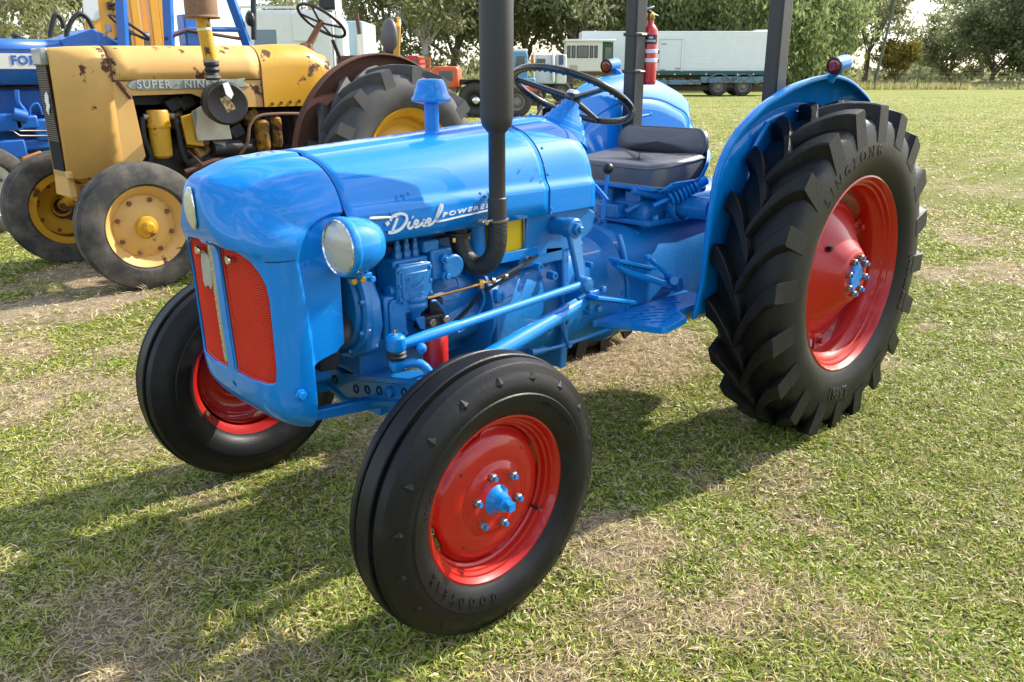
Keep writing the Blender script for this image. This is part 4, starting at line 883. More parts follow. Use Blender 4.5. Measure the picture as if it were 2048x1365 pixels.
def simple_wheel(name, parent, loc, Rr, wd, rimr, mt, mr, sgn=1, ribs=True, mh=None, dish=.03, bolts=8, hubr=.05, loc_rot=None, treadgroove=3):
    w_ = MB().lathe([(.0001,.075),(hubr*.5,.074),(hubr*.75,.06),(hubr*.85,.045),(hubr*1.3,.04),(hubr*1.6,.0),(hubr*1.8,-.03)], (0,-dish,0), n=24).build(name, mh or mr, parent, loc=loc, rot=loc_rot)
    if sgn < 0: w_.scale = (1,-1,1)
    h = wd/2; half = [(0,Rr)]
    if ribs:
        for k in range(treadgroove):
            y = h*(.14+.22*k); half += [(y,Rr-.002*k),(y+.004,Rr-.012),(y+.012,Rr-.012),(y+.016,Rr-.003*k-.002)]
    half += [(h*.80,Rr-.012),(h*.90,Rr-.035),(h,Rr-.10*Rr/.4),(h*.99,Rr-.13*Rr/.4),(h*.84,rimr+.03),(h*.72,rimr+.008),(h*.68,rimr-.005)]
    prof = [(r,-y) for y,r in half[:0:-1]]+[(r,y) for y,r in half]
    MB().lathe(prof, (0,-h*.72,0), n=80).build('tyre', mt, w_, smooth=32)
    MB().lathe([(rimr+.002,.004),(rimr+.004,.0),(rimr-.010,-.006),(rimr-.022,-.022),(rimr-.035,-.03),(rimr-.05,-.05),(rimr-.06,-dish-.03),(rimr-.07,-dish-.02),(hubr*3.2,-dish-.015),(hubr*3.0,-dish-.008),(hubr*2.2,-dish+.004),(hubr*1.2,-dish+.012)], n=64).build('rim', mr, w_, smooth=40)
    MB().lathe([(rimr-.03,-.05),(rimr-.05,-h*1.44),(rimr,-h*1.44-.002)], n=48).build('rim_barrel', mr, w_)
    for k in range(bolts):
        a = 2*math.pi*k/bolts+.3; r_ = rimr-.085 if rimr > .2 else rimr*.6
        MB().hexb((r_*math.cos(a),-dish-.02,r_*math.sin(a)),(0,1,0),.016,.018).build('rim_bolt', m_rpat, w_)
    return w_
yT = thing('yellow_tractor', 'rusty faded yellow tractor with oily open engine side and yellow wheels', 'tractor')
YC = -4.25; YS = -3.93
simple_wheel('front_wheel', yT, (1.055,-3.56,.405), .415, .215, .262, m_rubd, m_fy, 1, mh=m_oy)
simple_wheel('front_wheel', yT, (1.16,-4.92,.405), .415, .215, .262, m_rubd, m_oy, -1, mh=m_rust)
MB().tube([V(1.07,-3.66,.42),V(1.09,-3.9,.50),V(1.12,YC,.55),V(1.15,-4.6,.50),V(1.16,-4.85,.42)], .045, 14).build('front_axle', m_oy, yT)
MB().tube([V(.98,-3.72,.40),V(1.05,-4.86,.40)], .018, 10).cyl(V(1.18,-4.70,.43),V(1.17,-4.86,.42),.03).build('tie_rod', m_rust, yT)
rw = MB().lathe([(.0001,.05),(.08,.05),(.09,.03),(.14,.02),(.14,-.05)], (0,-.05,0), n=28).build('rear_wheel', m_oy, yT, loc=(-.86,-3.24,.705))
hf = [(0,.655),(.08,.652),(.14,.64),(.175,.61),(.195,.56),(.20,.51),(.19,.46),(.17,.42),(.155,.40),(.15,.39)]
lug_tyre(rw, .715, .655, hf, .185, 15, mat('grey_dusty_rubber',(.05,.05,.052),.7,var=.25,vscale=6,dirt=(.10,.09,.08),dscale=5,dlo=.45,dhi=.8), lw=.075, sweep=.42, depth_out=.08, yc=-.16)
MB().lathe([(.40,.012),(.405,.0),(.385,-.012),(.37,-.03),(.35,-.04),(.335,-.07),(.33,-.12),(.29,-.13),(.2,-.06),(.1,-.05)], n=64).build('rim', m_oy, rw, smooth=40)
rw2 = copy_tree(rw, yT); rw2.location = (-.86,-5.26,.705); rw2.scale = (1,-1,1)
# nose cowl: sections along x, narrowing to the grille
def rsec(x, w_, zt, zb, r_, n=7, wb=None):
    wb = w_ if wb is None else wb; pts = [V(x, YC+wb, zb)]
    for k in range(n+1): a = R(90*k/n); pts.append(V(x, YC+w_-r_+r_*math.cos(a), zt-r_+r_*math.sin(a)))
    for k in range(n+1): a = R(90+90*k/n); pts.append(V(x, YC-w_+r_+r_*math.cos(a), zt-r_+r_*math.sin(a)))
    return pts+[V(x, YC-wb, zb)]
sx_ = [(1.335,.115,1.47,1.44,.04),(1.330,.135,1.495,1.42,.05),(1.31,.155,1.508,.70,.06),(1.27,.205,1.515,.69,.08),(1.20,.258,1.52,.70,.11),(1.12,.295,1.523,.72,.13),(1.02,.318,1.526,.80,.14)]
rows = [rsec(x,a,b,c,d) for x,a,b,c,d in sx_[2:]]
cw = MB().grid([[V(1.325-.10*(1.47-p.z)*0, YC+(p.y-YC)*.86, min(p.z,1.495)) for p in rows[0]]]+rows); 
cw = cw.build('nose_cowl', m_fy, yT, smooth=50, solid=.006)
# flank sheet running back from the nose, cut away over the engine
MB().prism([(1.03,1.305),(.985,1.305),(.90,1.19),(.865,.82),(.93,.74),(1.03,.74)], (0,YS-.012,0), (1,0,0), (0,0,1), (0,.010,0)).build('nose_flank', m_fy, cw, bev=.002)
gr_ = MB(); zs_ = np.linspace(.76,1.405,46)
for i in range(46): 
    z = zs_[i]; gr_.box((1.327+.012*((z-.76)/.64), YC, z),(.006,.196,.0065))
for k in range(15): gr_.tube([V(1.325,YC-.095+.19*k/14,.76),V(1.338,YC-.095+.19*k/14,1.405)],.0028,4)
gk = MB().prism([(-.105,.735),(.105,.735),(.108,1.38),(.075,1.425),(-.075,1.425),(-.108,1.38)], (1.318,YC,0), (0,1,0), (0.012,0,1), (.004,0,0)).build('grille_panel', m_dark, yT)
gw = gr_.build('grille_bars', mat('dusty_grille_wire',(.16,.13,.10),.7,var=.3,vscale=20), gk, smooth=0); gw['kind'] = 'stuff'
MB().prism([(.02,.0),(.045,.02),(.035,.05),(.045,.085),(.02,.115),(-.012,.095),(-.03,.055),(-.012,.03),(-.03,.0),(0,-.035)], (1.343,YC+.035,1.13), (0,1,0), (0,0,1), (.008,0,0)).build('grille_emblem', m_white, yT, bev=.002)
lp_ = MB().prism([(-.085,-.055),(.085,-.055),(.095,.02),(.085,.05),(-.085,.05),(-.095,.02)], (1.315,YC+.02,1.462), (0,1,0), (0,0,1), (.05,0,0)).build('front_lamp', mat('hazed_lamp_glass',(.28,.30,.25),.2,coat=.6), yT, bev=.008)
MB().box((1.19,YC+.02,.715),(.28,.30,.05)).prism([(-.15,.56),(.15,.56),(.12,.74),(-.12,.74)], (1.28,YC,0), (0,1,0), (0,0,1), (.05,0,0)).build('front_bolster', m_fy, yT, bev=.01)
# hood, belt strip with badge, tank cowl
def hsec(x, zb, zt=1.545, w_=.325, r_=.16): return rsec(x, w_, zt, zb, r_)
MB().grid([hsec(x,1.315,1.527+.018*(1.02-x)/1.0) for x in np.linspace(1.012,-.04,12)]).build('hood', m_fy, yT, smooth=50, solid=.005)
bs = MB().prism([(1.00,1.310),(.93,1.215),(.50,1.222),(.44,1.20),(.36,1.125),(-.04,1.118),(-.04,1.310)], (0,YS-.010,0), (1,0,0), (0,0,1), (0,.010,0)).build('hood_side', m_fy, yT, bev=.002)
MB().prism([(1.00,1.310),(.93,1.215),(-.04,1.20),(-.04,1.310)], (0,YC-.325,0), (1,0,0), (0,0,1), (0,.010,0)).build('hood_side', m_fy, yT, bev=.002)
rows = [hsec(x, 1.118, 1.546+.02*ss(-.05,-.3,x)-.07*ss(-.42,-.66,x)**1.5, .325-.02*ss(-.45,-.66,x)) for x in np.linspace(-.046,-.66,22)]
tk = MB().grid(rows); tk.f.append(tuple((len(rows)-1)*len(rows[0])+k for k in range(len(rows[0])))); tk = tk.build('tank_cowl', m_oy, yT, smooth=50)
for k in range(5): p = S(545+18*k, 213-2*k, y=YS+.0); MB().hexb((p.x,YC+.325,p.z+.02),(0,1,0),.012,.008).build('cowl_screw', m_rpat, tk)
MB().tube([V(-.043,q.y,q.z) for q in hsec(-.043,1.118,1.546,.327)], .006, 6, cap=False).build('cowl_seam', m_rpat, tk)
MB().tube([V(1.016,q.y,q.z) for q in rsec(1.016,.321,1.529,1.31,.14)], .007, 6, cap=False).build('hood_seam', m_rust, yT)
MB().tube([V(1.0,YS+.003,1.312),V(.2,YS+.003,1.316),V(-.04,YS+.003,1.316)], .005, 6).tube([V(.99,YS+.003,1.305),V(.915,YS+.003,1.20)],.014,6).build('hood_seam', m_rust, yT)
# near-side name badge
a_, b_ = S(252,170,y=YS+.004), S(498,163,y=YS+.004)
bp_ = [(0,0),(.03,.026),(.10,.036),(.78,.036),(.85,.040),(.83,.014),(.88,-.018),(.78,-.022),(.10,-.032),(.03,-.024)]
bg_ = MB().prism([(-x_,z_) for x_,z_ in bp_], (a_.x,YS+.002,a_.z-.004), (1,0,0), (0,0,1), (0,.006,0)).build('name_badge', m_badge, yT, bev=.002)
text_on('badge_lettering', 'SUPER · NINETY ·', (a_.x-.065,YS+.012,a_.z-.024), (-1,0,0), (0,0,1), .072, m_chr if False else mat('badge_letter_silver',(.5,.5,.46),.4,.6), bg_, depth=.008, bold=.001, space=1.22)
# engine bay
B((.30,YC-.02,1.10),(1.25,.40,.40)).build('bay_backing', m_oil, yT, bev=.02)  # dark box added to close the view through the bay
B((.42,YC,.86),(1.0,.36,.62)).build('engine_block', m_oil, yT, bev=.02)
B((-.55,YC,.80),(1.1,.42,.62)).build('gearbox', m_oil, yT, bev=.03)
B((.95,YC,.98),(.10,.52,.52)).build('radiator', m_dark, yT, bev=.01)
B((.55,YC,.56),(1.3,.40,.10)).build('chassis_rail', m_oy, yT, bev=.01)
f_ = S(322,270,y=-3.97); hf_ = MB().lathe([(.0001,.165),(.065,.165),(.072,.155),(.074,.07),(.078,.068),(.078,.05),(.072,.045),(.070,-.14),(.05,-.158),(.0001,-.158)], (f_.x,-3.99,f_.z), (0,0,1), n=28).build('hydraulic_filter', m_oy, yT)
MB().cyl((f_.x,-3.99,f_.z+.13),(f_.x+.10,-3.99,f_.z+.12),.025).cyl((f_.x,-3.99,f_.z+.13),(f_.x-.11,-3.99,f_.z+.12),.025).build('filter_port', m_steel, hf_)
for dx, e in ((.105,.25),(-.12,-.05)):
    MB().tube(smooth_path([V(f_.x+dx,-3.99,f_.z+.12),V(f_.x+dx*1.1,-3.98,f_.z-.02),V(f_.x+dx*1.0-.02,-3.98,f_.z-.15),V(f_.x+dx-.10*(1 if dx<0 else -.2),-4.0,f_.z-.26),V(f_.x+dx-.16,-4.05,f_.z-.30)],6), .022, 12).build('hydraulic_hose', m_hose, yT)
MB().box(S(385,262,y=-4.02),(.17,.14,.22)).build('pump_body', m_oilp, yT, bev=.015)
MB().prism([(-.07,-.11),(.05,-.09),(.07,.10),(-.02,.12),(-.08,.06)], S(383,262,y=-3.95), (1,0,0), (0,0,1), (0,.02,0)).build('pump_cover', m_oy, yT, bev=.004)
MB().prism([(-.16,-.10),(.10,-.10),(.12,.10),(.0,.16),(-.13,.12)], S(418,252,y=-3.92), (1,0,0), (0,0,1), (0,.012,0)).build('cleaner_bracket', mat('bare_zinc_plate',(.33,.32,.27),.6,.5,var=.4,vscale=9), yT, bev=.003)
c_ = S(450,207,y=-3.70)
ac = MB().lathe([(.0001,-.17),(.130,-.17),(.140,-.15),(.140,.02),(.145,.024),(.145,.036),(.137,.04),(.136,.105),(.127,.118),(.118,.112),(.0001,.110)], c_, (.30,1,.0), n=40).build('air_cleaner', m_pipeg, yT, smooth=40)
uA,vA,aA = fr((.30,1,.0)); MB().prism([(-.03,-.05),(.03,-.05),(.03,.05),(-.03,.05)], c_+aA*.112+V(0,0,.0), (uA*math.cos(.45)+vA*math.sin(.45)), (vA*math.cos(.45)-uA*math.sin(.45)), aA*.003).build('cleaner_label', mat('worn_cream_label',(.55,.42,.22),.7,var=.3,vscale=40,dirt=(.2,.08,.03),dscale=40,dlo=.5,dhi=.6), ac)
MB().prism([(-.02,.04),(.02,.05),(.05,-.03),(.03,-.06),(-.005,-.03)], S(452,180,y=-3.56), (-1,0,0), (0,0,1), (0,.004,0)).build('paper_tag', m_white, ac)
pb = S(424,140,y=-3.72); MB().lathe([(.045,-.07),(.050,-.04),(.040,-.02),(.052,.0),(.042,.018),(.052,.035),(.047,.05)], (pb.x,-3.72,pb.z), (0,0,1), n=24).build('rubber_elbow', m_hose, yT)
for z in (-.045,.055): MB().lathe([(.050,-.008),(.054,-.007),(.054,.007),(.050,.008)], (pb.x,-3.72,pb.z+z), (0,0,1), n=24).build('pipe_clip', m_steel, yT)
pt_ = S(404,35,y=-3.72); ip_ = MB().tube([V(pb.x,-3.72,pb.z+.04), V(pt_.x,-3.72,pt_.z)], .046, 24).build('intake_pipe', m_oy, yT)
ps = S(408,60,y=-3.72); MB().tube([V(pb.x,-3.72,pb.z+.04).lerp(V(pt_.x,-3.72,pt_.z),.72), V(pb.x,-3.72,pb.z+.04).lerp(V(pt_.x,-3.72,pt_.z),.78)], .0495, 24).build('pipe_clip', m_chr, ip_)
pc = MB().lathe([(.05,-.004),(.112,-.008),(.118,.0),(.105,.012),(.105,.27),(.10,.29),(.0001,.30)], (pt_.x,-3.72,pt_.z), (0,0,1), n=36).build('pre_cleaner', m_rwire, yT)
MB().cyl(S(425,298,y=-3.98),S(480,296,y=-3.98),.055,n=20).cyl(S(480,296,y=-3.98),S(500,295,y=-3.98),.042,n=18).build('starter_motor', m_blk, yT)
for px,py,r_,m__ in ((525,270,.055,m_oilp),(552,262,.045,m_oilp),(595,255,.045,m_oil)):
    q = S(px,py,y=-3.98); MB().lathe([(.0001,.11),(r_*.6,.11),(r_,.09),(r_,-.09),(r_*.7,-.12),(.0001,-.12)], q, (0,0,1), n=22).build('sediment_bowl', m__, yT)
MB().tube(smooth_path([S(480,310,y=-3.93),S(495,285,y=-3.9),S(500,250,y=-3.9),S(520,232,y=-3.9),S(560,228,y=-3.9),S(600,228,y=-3.92)],6), .012, 8).build('fuel_hose', mat('brown_hose',(.16,.09,.05),.7), yT)
MB().tube(smooth_path([S(370,345,y=-3.95),S(395,335,y=-3.95),S(440,320,y=-3.95),S(500,330,y=-3.95)],6), .02, 8).tube([S(375,300,y=-3.95),S(405,330,y=-3.93)],.008,8).build('linkage_rod', m_rust, yT)
for px,py in ((400,300),(470,265),(350,240),(420,320),(520,300),(575,300),(345,210),(370,205),(500,235),(540,240),(505,290),(555,300),(480,320),(390,325)):
    q = S(px,py,y=-4.05); MB().box(q,(.12,.10,.10),(.2,.4,.1)).build('engine_fitting', random.choice((m_oil,m_oilp,m_oil)), yT, bev=.015)
# mudguard, seat, steering wheel
for s, y0 in ((1,-3.62),(-1,-4.88)):
    rows = []
    for k in range(37):
        a = R(-14+150*k/36); c = math.cos(a); s_ = math.sin(a); rr = .80
        rows.append([V(-.86+rr*c, y0+.062*s, .70+rr*s_-.012), V(-.86+rr*c, y0+.055*s, .70+rr*s_), V(-.86+rr*c, y0, .70+rr*s_), V(-.86+(rr-.03)*c, y0-.012*s, .70+(rr-.03)*s_), V(-.86+.45*c, y0-.012*s, .70+.45*s_), V(-.86+.2*c, y0-.012*s, .70+.2*s_)])
    MB().grid(rows).build('mudguard', m_rust, yT, smooth=50, solid=.006)
sc0 = S(643,42,y=YC); cax = V(-math.sin(R(35)),0,math.cos(R(35)))
rp = []; u_, v_, _ = fr(cax)
for k in range(60): a = 2*math.pi*k/60; rp.append(sc0+(u_*math.cos(a)+v_*math.sin(a))*.205)
sw = MB().tube(rp, .013, 10, closed=True).build('steering_wheel', m_blk, yT)
for k in range(4): a = k*math.pi/2+.5; MB().tube([sc0-cax*.02, sc0+(u_*math.cos(a)+v_*math.sin(a))*.2], .009, 8).build('wheel_spoke', m_blk, sw)
MB().tube([sc0-cax*.28, sc0-cax*.0], [.03,.022], 14).lathe([(.07,-.30),(.06,-.25),(.03,-.22)], sc0, cax, n=20).build('steering_column', m_rpat, yT)
sb0 = S(785,84,y=YC+.02)
st_ = MB().prism([(-.12,-.17),(.16,-.17),(.155,.12),(.08,.20),(-.07,.20),(-.13,.12)], (sb0.x-.03,YC-.02,sb0.z), (.55,.83,0), (-.10,0,1), (-.05,.03,0)).build('seat_back', m_oy, yT, bev=.012)
MB().ball(sb0+V(.05,.03,.04), .125, 18, (.45,.75,1.2)).build('back_pad', mat('grey_vinyl',(.12,.11,.11),.5), st_)
MB().box((sb0.x+.22,YC,sb0.z-.16),(.42,.44,.09)).build('seat_cushion', m_rust, yT, bev=.03)
MB().box((sb0.x+.22,YC,sb0.z-.40),(.30,.30,.42)).build('seat_pedestal', m_oil, yT, bev=.02)
MB().tube([S(665,80,y=YC-.1),S(680,118,y=YC-.1)], .016, 8).build('hand_lever', m_blk, yT)
place(yT, (-.86,YC,0))

# ------------------------------------------------------------------ the blue and white tractor beyond
fT = thing('ford_tractor' if False else 'striped_tractor', 'blue tractor with a white lettered hood stripe parked beyond the yellow tractor', 'tractor')
m_fb = mat('flat_blue_paint', (.008,.115,.44), .4, coat=.3, var=.1)
m_fbd = mat('greasy_blue_paint', (.006,.08,.29), .5, var=.35, vscale=6, bump=.15)
m_fw = mat('cream_stripe', (.62,.60,.54), .5)
FYC = -7.05; FS = -6.76
def fsec(x, zt, w_=.29, r_=.07, zb=1.255):
    return [V(x,FYC+w_,zb)]+[V(x,FYC+w_-r_+r_*math.cos(a),zt-r_+r_*math.sin(a)) for a in np.linspace(0,math.pi/2,6)]+[V(x,FYC-w_+r_-r_*math.sin(a),zt-r_+r_*math.cos(a)) for a in np.linspace(0,math.pi/2,6)]+[V(x,FYC-w_,zb)]
t_top = S(20,78,y=FS).z
MB().grid([fsec(x,t_top) for x in (2.15,2.12,1.5,.9,S(122,85,y=FS).x)]).build('hood', m_fb, fT, smooth=30, solid=.006)
pA, pB, pC = S(122,82,y=FS), S(187,57,y=FS), S(247,86,y=FS)
MB().prism([(pA.x-.004,1.255),(pA.x-.004,t_top),(pB.x,pB.z),(pC.x,pC.z-.01),(pC.x+.02,1.30),(pC.x+.2,1.2)], (0,FS-.58,0), (1,0,0), (0,0,1), (0,.58,0)).build('dash_cowl', m_fb, fT, bev=.02)
z0_, z1_ = S(20,138,y=FS).z, S(20,107,y=FS).z
sp = MB().box((1.27,FS+.004,(z0_+z1_)/2),(1.75,.008,z1_-z0_)).build('hood_stripe', m_fw, fT)
MB().box((1.27,FS+.006,z1_+.035),(1.75,.012,.010)).box((1.27,FS+.006,z0_-.006),(1.75,.012,.006)).build('hood_crease', m_fbd, fT)
pF, pO = S(22,129,y=FS), S(38,129,y=FS)
text_on('stripe_lettering', 'FORD', (pF.x,FS+.0105,pF.z), (-1,0,0), (0,0,1), .105, m_fb, sp, depth=.004, bold=.004, space=1.12)
pD = S(-14,129,y=FS); text_on('stripe_lettering', '0', (pD.x,FS+.0105,pD.z), (-1,0,0), (0,0,1), .105, m_fb, sp, depth=.004, bold=.004)
MB().lathe([(.0001,.05),(.03,.05),(.045,.035),(.028,.03),(.028,0)], S(32,80,y=FYC+.1), (0,0,1), n=16).build('filler_cap', m_blk, fT)
B((1.0,FYC,.92),(1.5,.40,.60)).build('engine_block', m_fbd, fT, bev=.03)
B((-.2,FYC,.85),(1.4,.44,.6)).build('gearbox', m_fbd, fT, bev=.03)
B((1.35,FYC,1.19),(1.6,.34,.12)).build('manifold', m_rust, fT, bev=.03)
for px,py,d_ in ((15,245,(.22,.12,.16)),(50,245,(.2,.12,.12)),(82,260,(.12,.1,.2)),(15,300,(.3,.1,.18)),(60,290,(.35,.06,.10)),(100,225,(.10,.08,.14))):
    MB().box(S(px,py,y=FS-.02),d_,(0,.05,0)).build('engine_fitting', m_fb, fT, bev=.02)
MB().cyl(S(25,228,y=FS+.02),S(52,235,y=FS+.02),.06,n=18).build('fuel_filter', m_fb, fT)
MB().tube(smooth_path([S(33,180,y=FS),S(36,205,y=FS),S(50,225,y=FS),S(55,250,y=FS)],6), .022, 10).build('breather_pipe', m_fb, fT)
MB().tube(smooth_path([S(62,250,y=FS),S(60,218,y=FS),S(75,208,y=FS),S(85,230,y=FS)],6), .012, 8).build('fuel_pipe', m_fb, fT)
for dy in (0,10): MB().tube([S(0,250+dy,y=FS+.03),S(25,252+dy,y=FS+.03),S(40,262+dy,y=FS+.03),S(105,262+dy,y=FS+.03)], .007, 6).build('steel_line', m_steel, fT)
MB().prism([(0,0),(.16,.05),(.20,-.06),(.10,-.14),(-.05,-.12)], S(42,315,y=FS+.1), (-1,0,0), (0,0,1), (0,.05,0)).build('implement_bracket', mat('orange_paint',(.62,.20,.01),.45,coat=.2), fT, bev=.01)
MB().tube([S(0,300,y=FS+.08),S(50,330,y=FS+.08)], .02, 8).build('steering_rod', m_blk, fT)
fwc = S(-28,385,y=-6.45)
simple_wheel('front_wheel', fT, (fwc.x,-6.45,.385), .39, .22, .24, m_rubd, m_fw, 1)
simple_wheel('front_wheel', fT, (fwc.x,-7.65,.385), .39, .22, .24, m_rubd, m_fw, -1)
for k,(a,b,c,h) in enumerate(((100,128,113,30),(133,186,160,28))):
    y_ = FS-.15-.05*k; MB().tube(smooth_path([S(a,75,y=y_),S(a+2,60,y=y_),S(a+(b-a)*.25,38,y=y_),S(c,h,y=y_),S(b-(b-a)*.2,38,y=y_),S(b,58,y=y_)],6), .022, 10).build('hydraulic_hose', m_hose, fT)
swc = S(258,55,y=FYC+.05); cax = V(-.55,.1,.83); u_,v_,_ = fr(cax); rp = [swc+(u_*math.cos(2*math.pi*k/48)+v_*math.sin(2*math.pi*k/48))*.20 for k in range(48)]
sw = MB().tube(rp, .014, 8, closed=True).build('steering_wheel', m_blk, fT)
for k in range(3): a = k*2.094+.4; MB().tube([swc-cax*.05, swc+(u_*math.cos(a)+v_*math.sin(a))*.2], .012, 8).build('wheel_spoke', m_blk, sw)
MB().tube([swc-cax*.05, swc-cax*.28], [.05,.075], 16).build('steering_column', m_blk, fT)
MB().tube([S(207,75,y=FS),S(215,62,y=FS)], .012, 8).box(S(217,57,y=FS),(.05,.03,.07)).build('hand_lever', m_pip, fT)
for px0,py0,px1,py1,y_ in ((247,88,240,-30,FS+.1),(339,88,334,-30,FS+.1),(492,84,452,-30,FS+.1)):
    a_, b_ = S(px0,py0,y=y_), S(px1,py1,y=y_); d_ = b_-a_; MB().tube([a_-d_*1.0, b_], .055, 4).build('canopy_post', m_fb, fT, smooth=0)
MB().box(S(380,62,y=FS),(.18,.18,.30)).build('post_box', m_fb, fT, bev=.015)
MB().tube([S(347,70,y=FS+.1),S(380,58,y=FS+.1),S(485,60,y=FS+.1)], .025, 8).build('canopy_brace', m_fb, fT)
MB().tube([S(330,78,y=FS+.12),S(372,60,y=FS+.12),S(480,78,y=FS+.12)], .016, 8).build('tow_bar', m_rust, fT)
q = S(500,38,y=FS+.1); MB().tube([S(508,80,y=FS+.1),S(506,-40,y=FS+.1)], .03, 8).build('exhaust_pipe', m_blk, fT); MB().ball(q,.07,14,(.6,1,1.1)).build('side_mirror', m_blk, fT)
rws = simple_wheel('rear_wheel', fT, (-1.0,-6.5,.72), .74, .40, .40, m_rubd, m_fw, 1)
rws = simple_wheel('rear_wheel', fT, (-1.0,-7.6,.72), .74, .40, .40, m_rubd, m_fw, -1)
place(fT, (-1.0,FYC,0))
# ------------------------------------------------------------------ the orange-yellow cab tractor behind
cT = thing('cab_tractor', 'orange yellow tractor cab with glazed door behind the striped tractor', 'tractor')
m_cy = mat('amber_cab_paint', (.66,.30,.012), .4, coat=.3, var=.1)
CY = -9.6
def cpt(px,py,dy=0): return S(px,py,y=CY+dy)
a0, a1 = cpt(160,55), cpt(345,85)
xr, xl = a1.x, a0.x; zt_ = 3.1; zf = 1.75
MB().prism([(cpt(158,62).x,1.0),(cpt(163,-5).x,1.95),(cpt(163,-5).x-.05,2.9),(cpt(200,-5).x,2.9),(cpt(245,-5).x,2.9),(cpt(248,86).x,1.2)], (0,CY-.04,0), (1,0,0), (0,0,1), (0,.06,0)).build('cab_quarter', m_cy, cT, bev=.02)
MB().prism([(cpt(167,42).x,cpt(167,42).z),(cpt(170,-5).x,2.8),(cpt(195,-5).x,2.8),(cpt(197,36).x,cpt(197,36).z),(cpt(190,42).x,cpt(190,42).z)], (0,CY+.024,0), (1,0,0), (0,0,1), (0,.012,0)).build('quarter_glass', mat('bright_cab_glass',(.55,.58,.60),.1,coat=.5), cT)
for px in (240,272,310,326): 
    a_ = cpt(px,60); MB().box((a_.x,CY,2.1),(.12,.12,1.9)).build('cab_pillar', m_cy, cT, bev=.015)
B(((xl+xr)/2-.45,CY-.75,3.15),(2.2,1.7,.16)).build('cab_roof', m_cy, cT, bev=.04)
for px in (290,345): B((cpt(px,60).x-.2,CY-1.35,2.1),(.1,.12,1.9)).build('cab_pillar', m_cy, cT)
B((cpt(305,72).x,CY-.6,1.62),(.35,.45,.5)).build('cab_seat', m_vin, cT, bev=.05)
B((cpt(300,95).x,CY-.7,.95),(2.2,1.3,.9)).build('cab_base', m_cy, cT, bev=.05)
B((cpt(180,75).x+.3,CY-.7,1.25),(2.0,.8,.7)).build('engine_hood', m_cy, cT, bev=.06)
MB().tube(smooth_path([cpt(222,12,.08),cpt(238,8,.12),cpt(246,22,.12),cpt(247,40,.1)],6), .018, 8).build('door_stay', m_blk, cT)
B(cpt(222,12,.05),(.07,.05,.09)).build('hinge_bracket', m_blk, cT, bev=.01)
for dx,r_ in ((-.6,.75),(1.5,.45)):
    for y_ in (CY+.1,CY-1.5): simple_wheel('wheel', cT, (cpt(300,95).x+dx,y_,r_-.01), r_, .36, r_*.55, m_rubd, m_cy, 1 if y_ > CY else -1)
place(cT, (cpt(300,95).x,CY-.7,0))
# ------------------------------------------------------------------ vehicles across the field
fh = np.array([fw[0], fw[1], 0]); fh /= np.linalg.norm(fh); CP = math.cos(PITCH)
BGR = math.atan2(rt[1], rt[0])                       # local x runs to the right of the view, local y away from it
def gp(px, d):                                       # ground point at distance d seen in photo column px
    lat = (px-1024)/FPX*(d*CP+1.374*math.sin(PITCH)*.6); q = CAM+fh*d+rt*lat; return V(q[0], q[1], 0)
def hz(py, d):                                       # height seen in photo row py at distance d
    a = PITCH+math.atan((py-682.5)/FPX); return CAM[2]-d*math.tan(a)
def PX(n, d): return n*(d*CP)/FPX                    # width in metres of n photo pixels
m_tw = mat('white_truck_paint', (.72,.72,.70), .35, coat=.3, var=.06)
m_tb = mat('pale_blue_truck_paint', (.10,.27,.45), .4, coat=.3, var=.1)
m_lb = mat('light_blue_panel', (.42,.60,.66), .45, var=.06)
m_or = mat('orange_red_truck_paint', (.62,.10,.02), .4, coat=.2, var=.1)
m_rd = mat('red_truck_paint', (.50,.03,.02), .4, coat=.2)
m_al = mat('weathered_aluminium', (.78,.80,.82), .5, .1, var=.08, vscale=2)
m_gn = mat('dark_green_paint', (.015,.09,.055), .5)
m_bt = mat('chalky_blue_paint', (.12,.24,.33), .6, var=.3, vscale=3, dirt=(.16,.09,.05), dscale=3, dlo=.5, dhi=.6)
m_br = mat('rust_brown_frame', (.10,.055,.035), .8, var=.3, vscale=3)
m_cr = mat('cream_panel', (.66,.64,.58), .5, var=.06)
m_rubt = mat('dusty_truck_tyre', (.05,.046,.042), .8, var=.2)
m_rimt = mat('dusty_steel_rim', (.22,.19,.16), .6, .2, var=.3, vscale=8)
def twheel(parent, x, y, r, sgn=-1, w_=.28, mr=m_rimt):
    """truck wheel, axis along local y; the outer face looks at -y"""
    o = MB().lathe([(.0001,.02),(r*.18,.02),(r*.22,-.0),(r*.3,-.02)], (0,0,0), (0,-1,0), n=16).build('wheel', mr, parent, loc=(x,y,r-.01))
    MB().lathe([(r*.55,.0),(r*.62,.03),(r*.80,.035),(r*.93,.01),(r,-.03),(r,-w_+.03),(r*.9,-w_),(r*.55,-w_)], (0,0,0), (0,-1,0), n=32).build('tyre', m_rubt, o)
    MB().lathe([(r*.56,.005),(r*.54,-.02),(r*.46,-.03),(r*.44,-.07),(r*.38,-.08),(r*.30,-.03),(r*.2,-.02)], (0,0,0), (0,-1,0), n=28).build('rim', mr, o)
    return o
def bthing(name, label, cat, px, d, rz=0, group=None):
    return thing(name, label, cat, gp(px,d), BGR+rz, group)
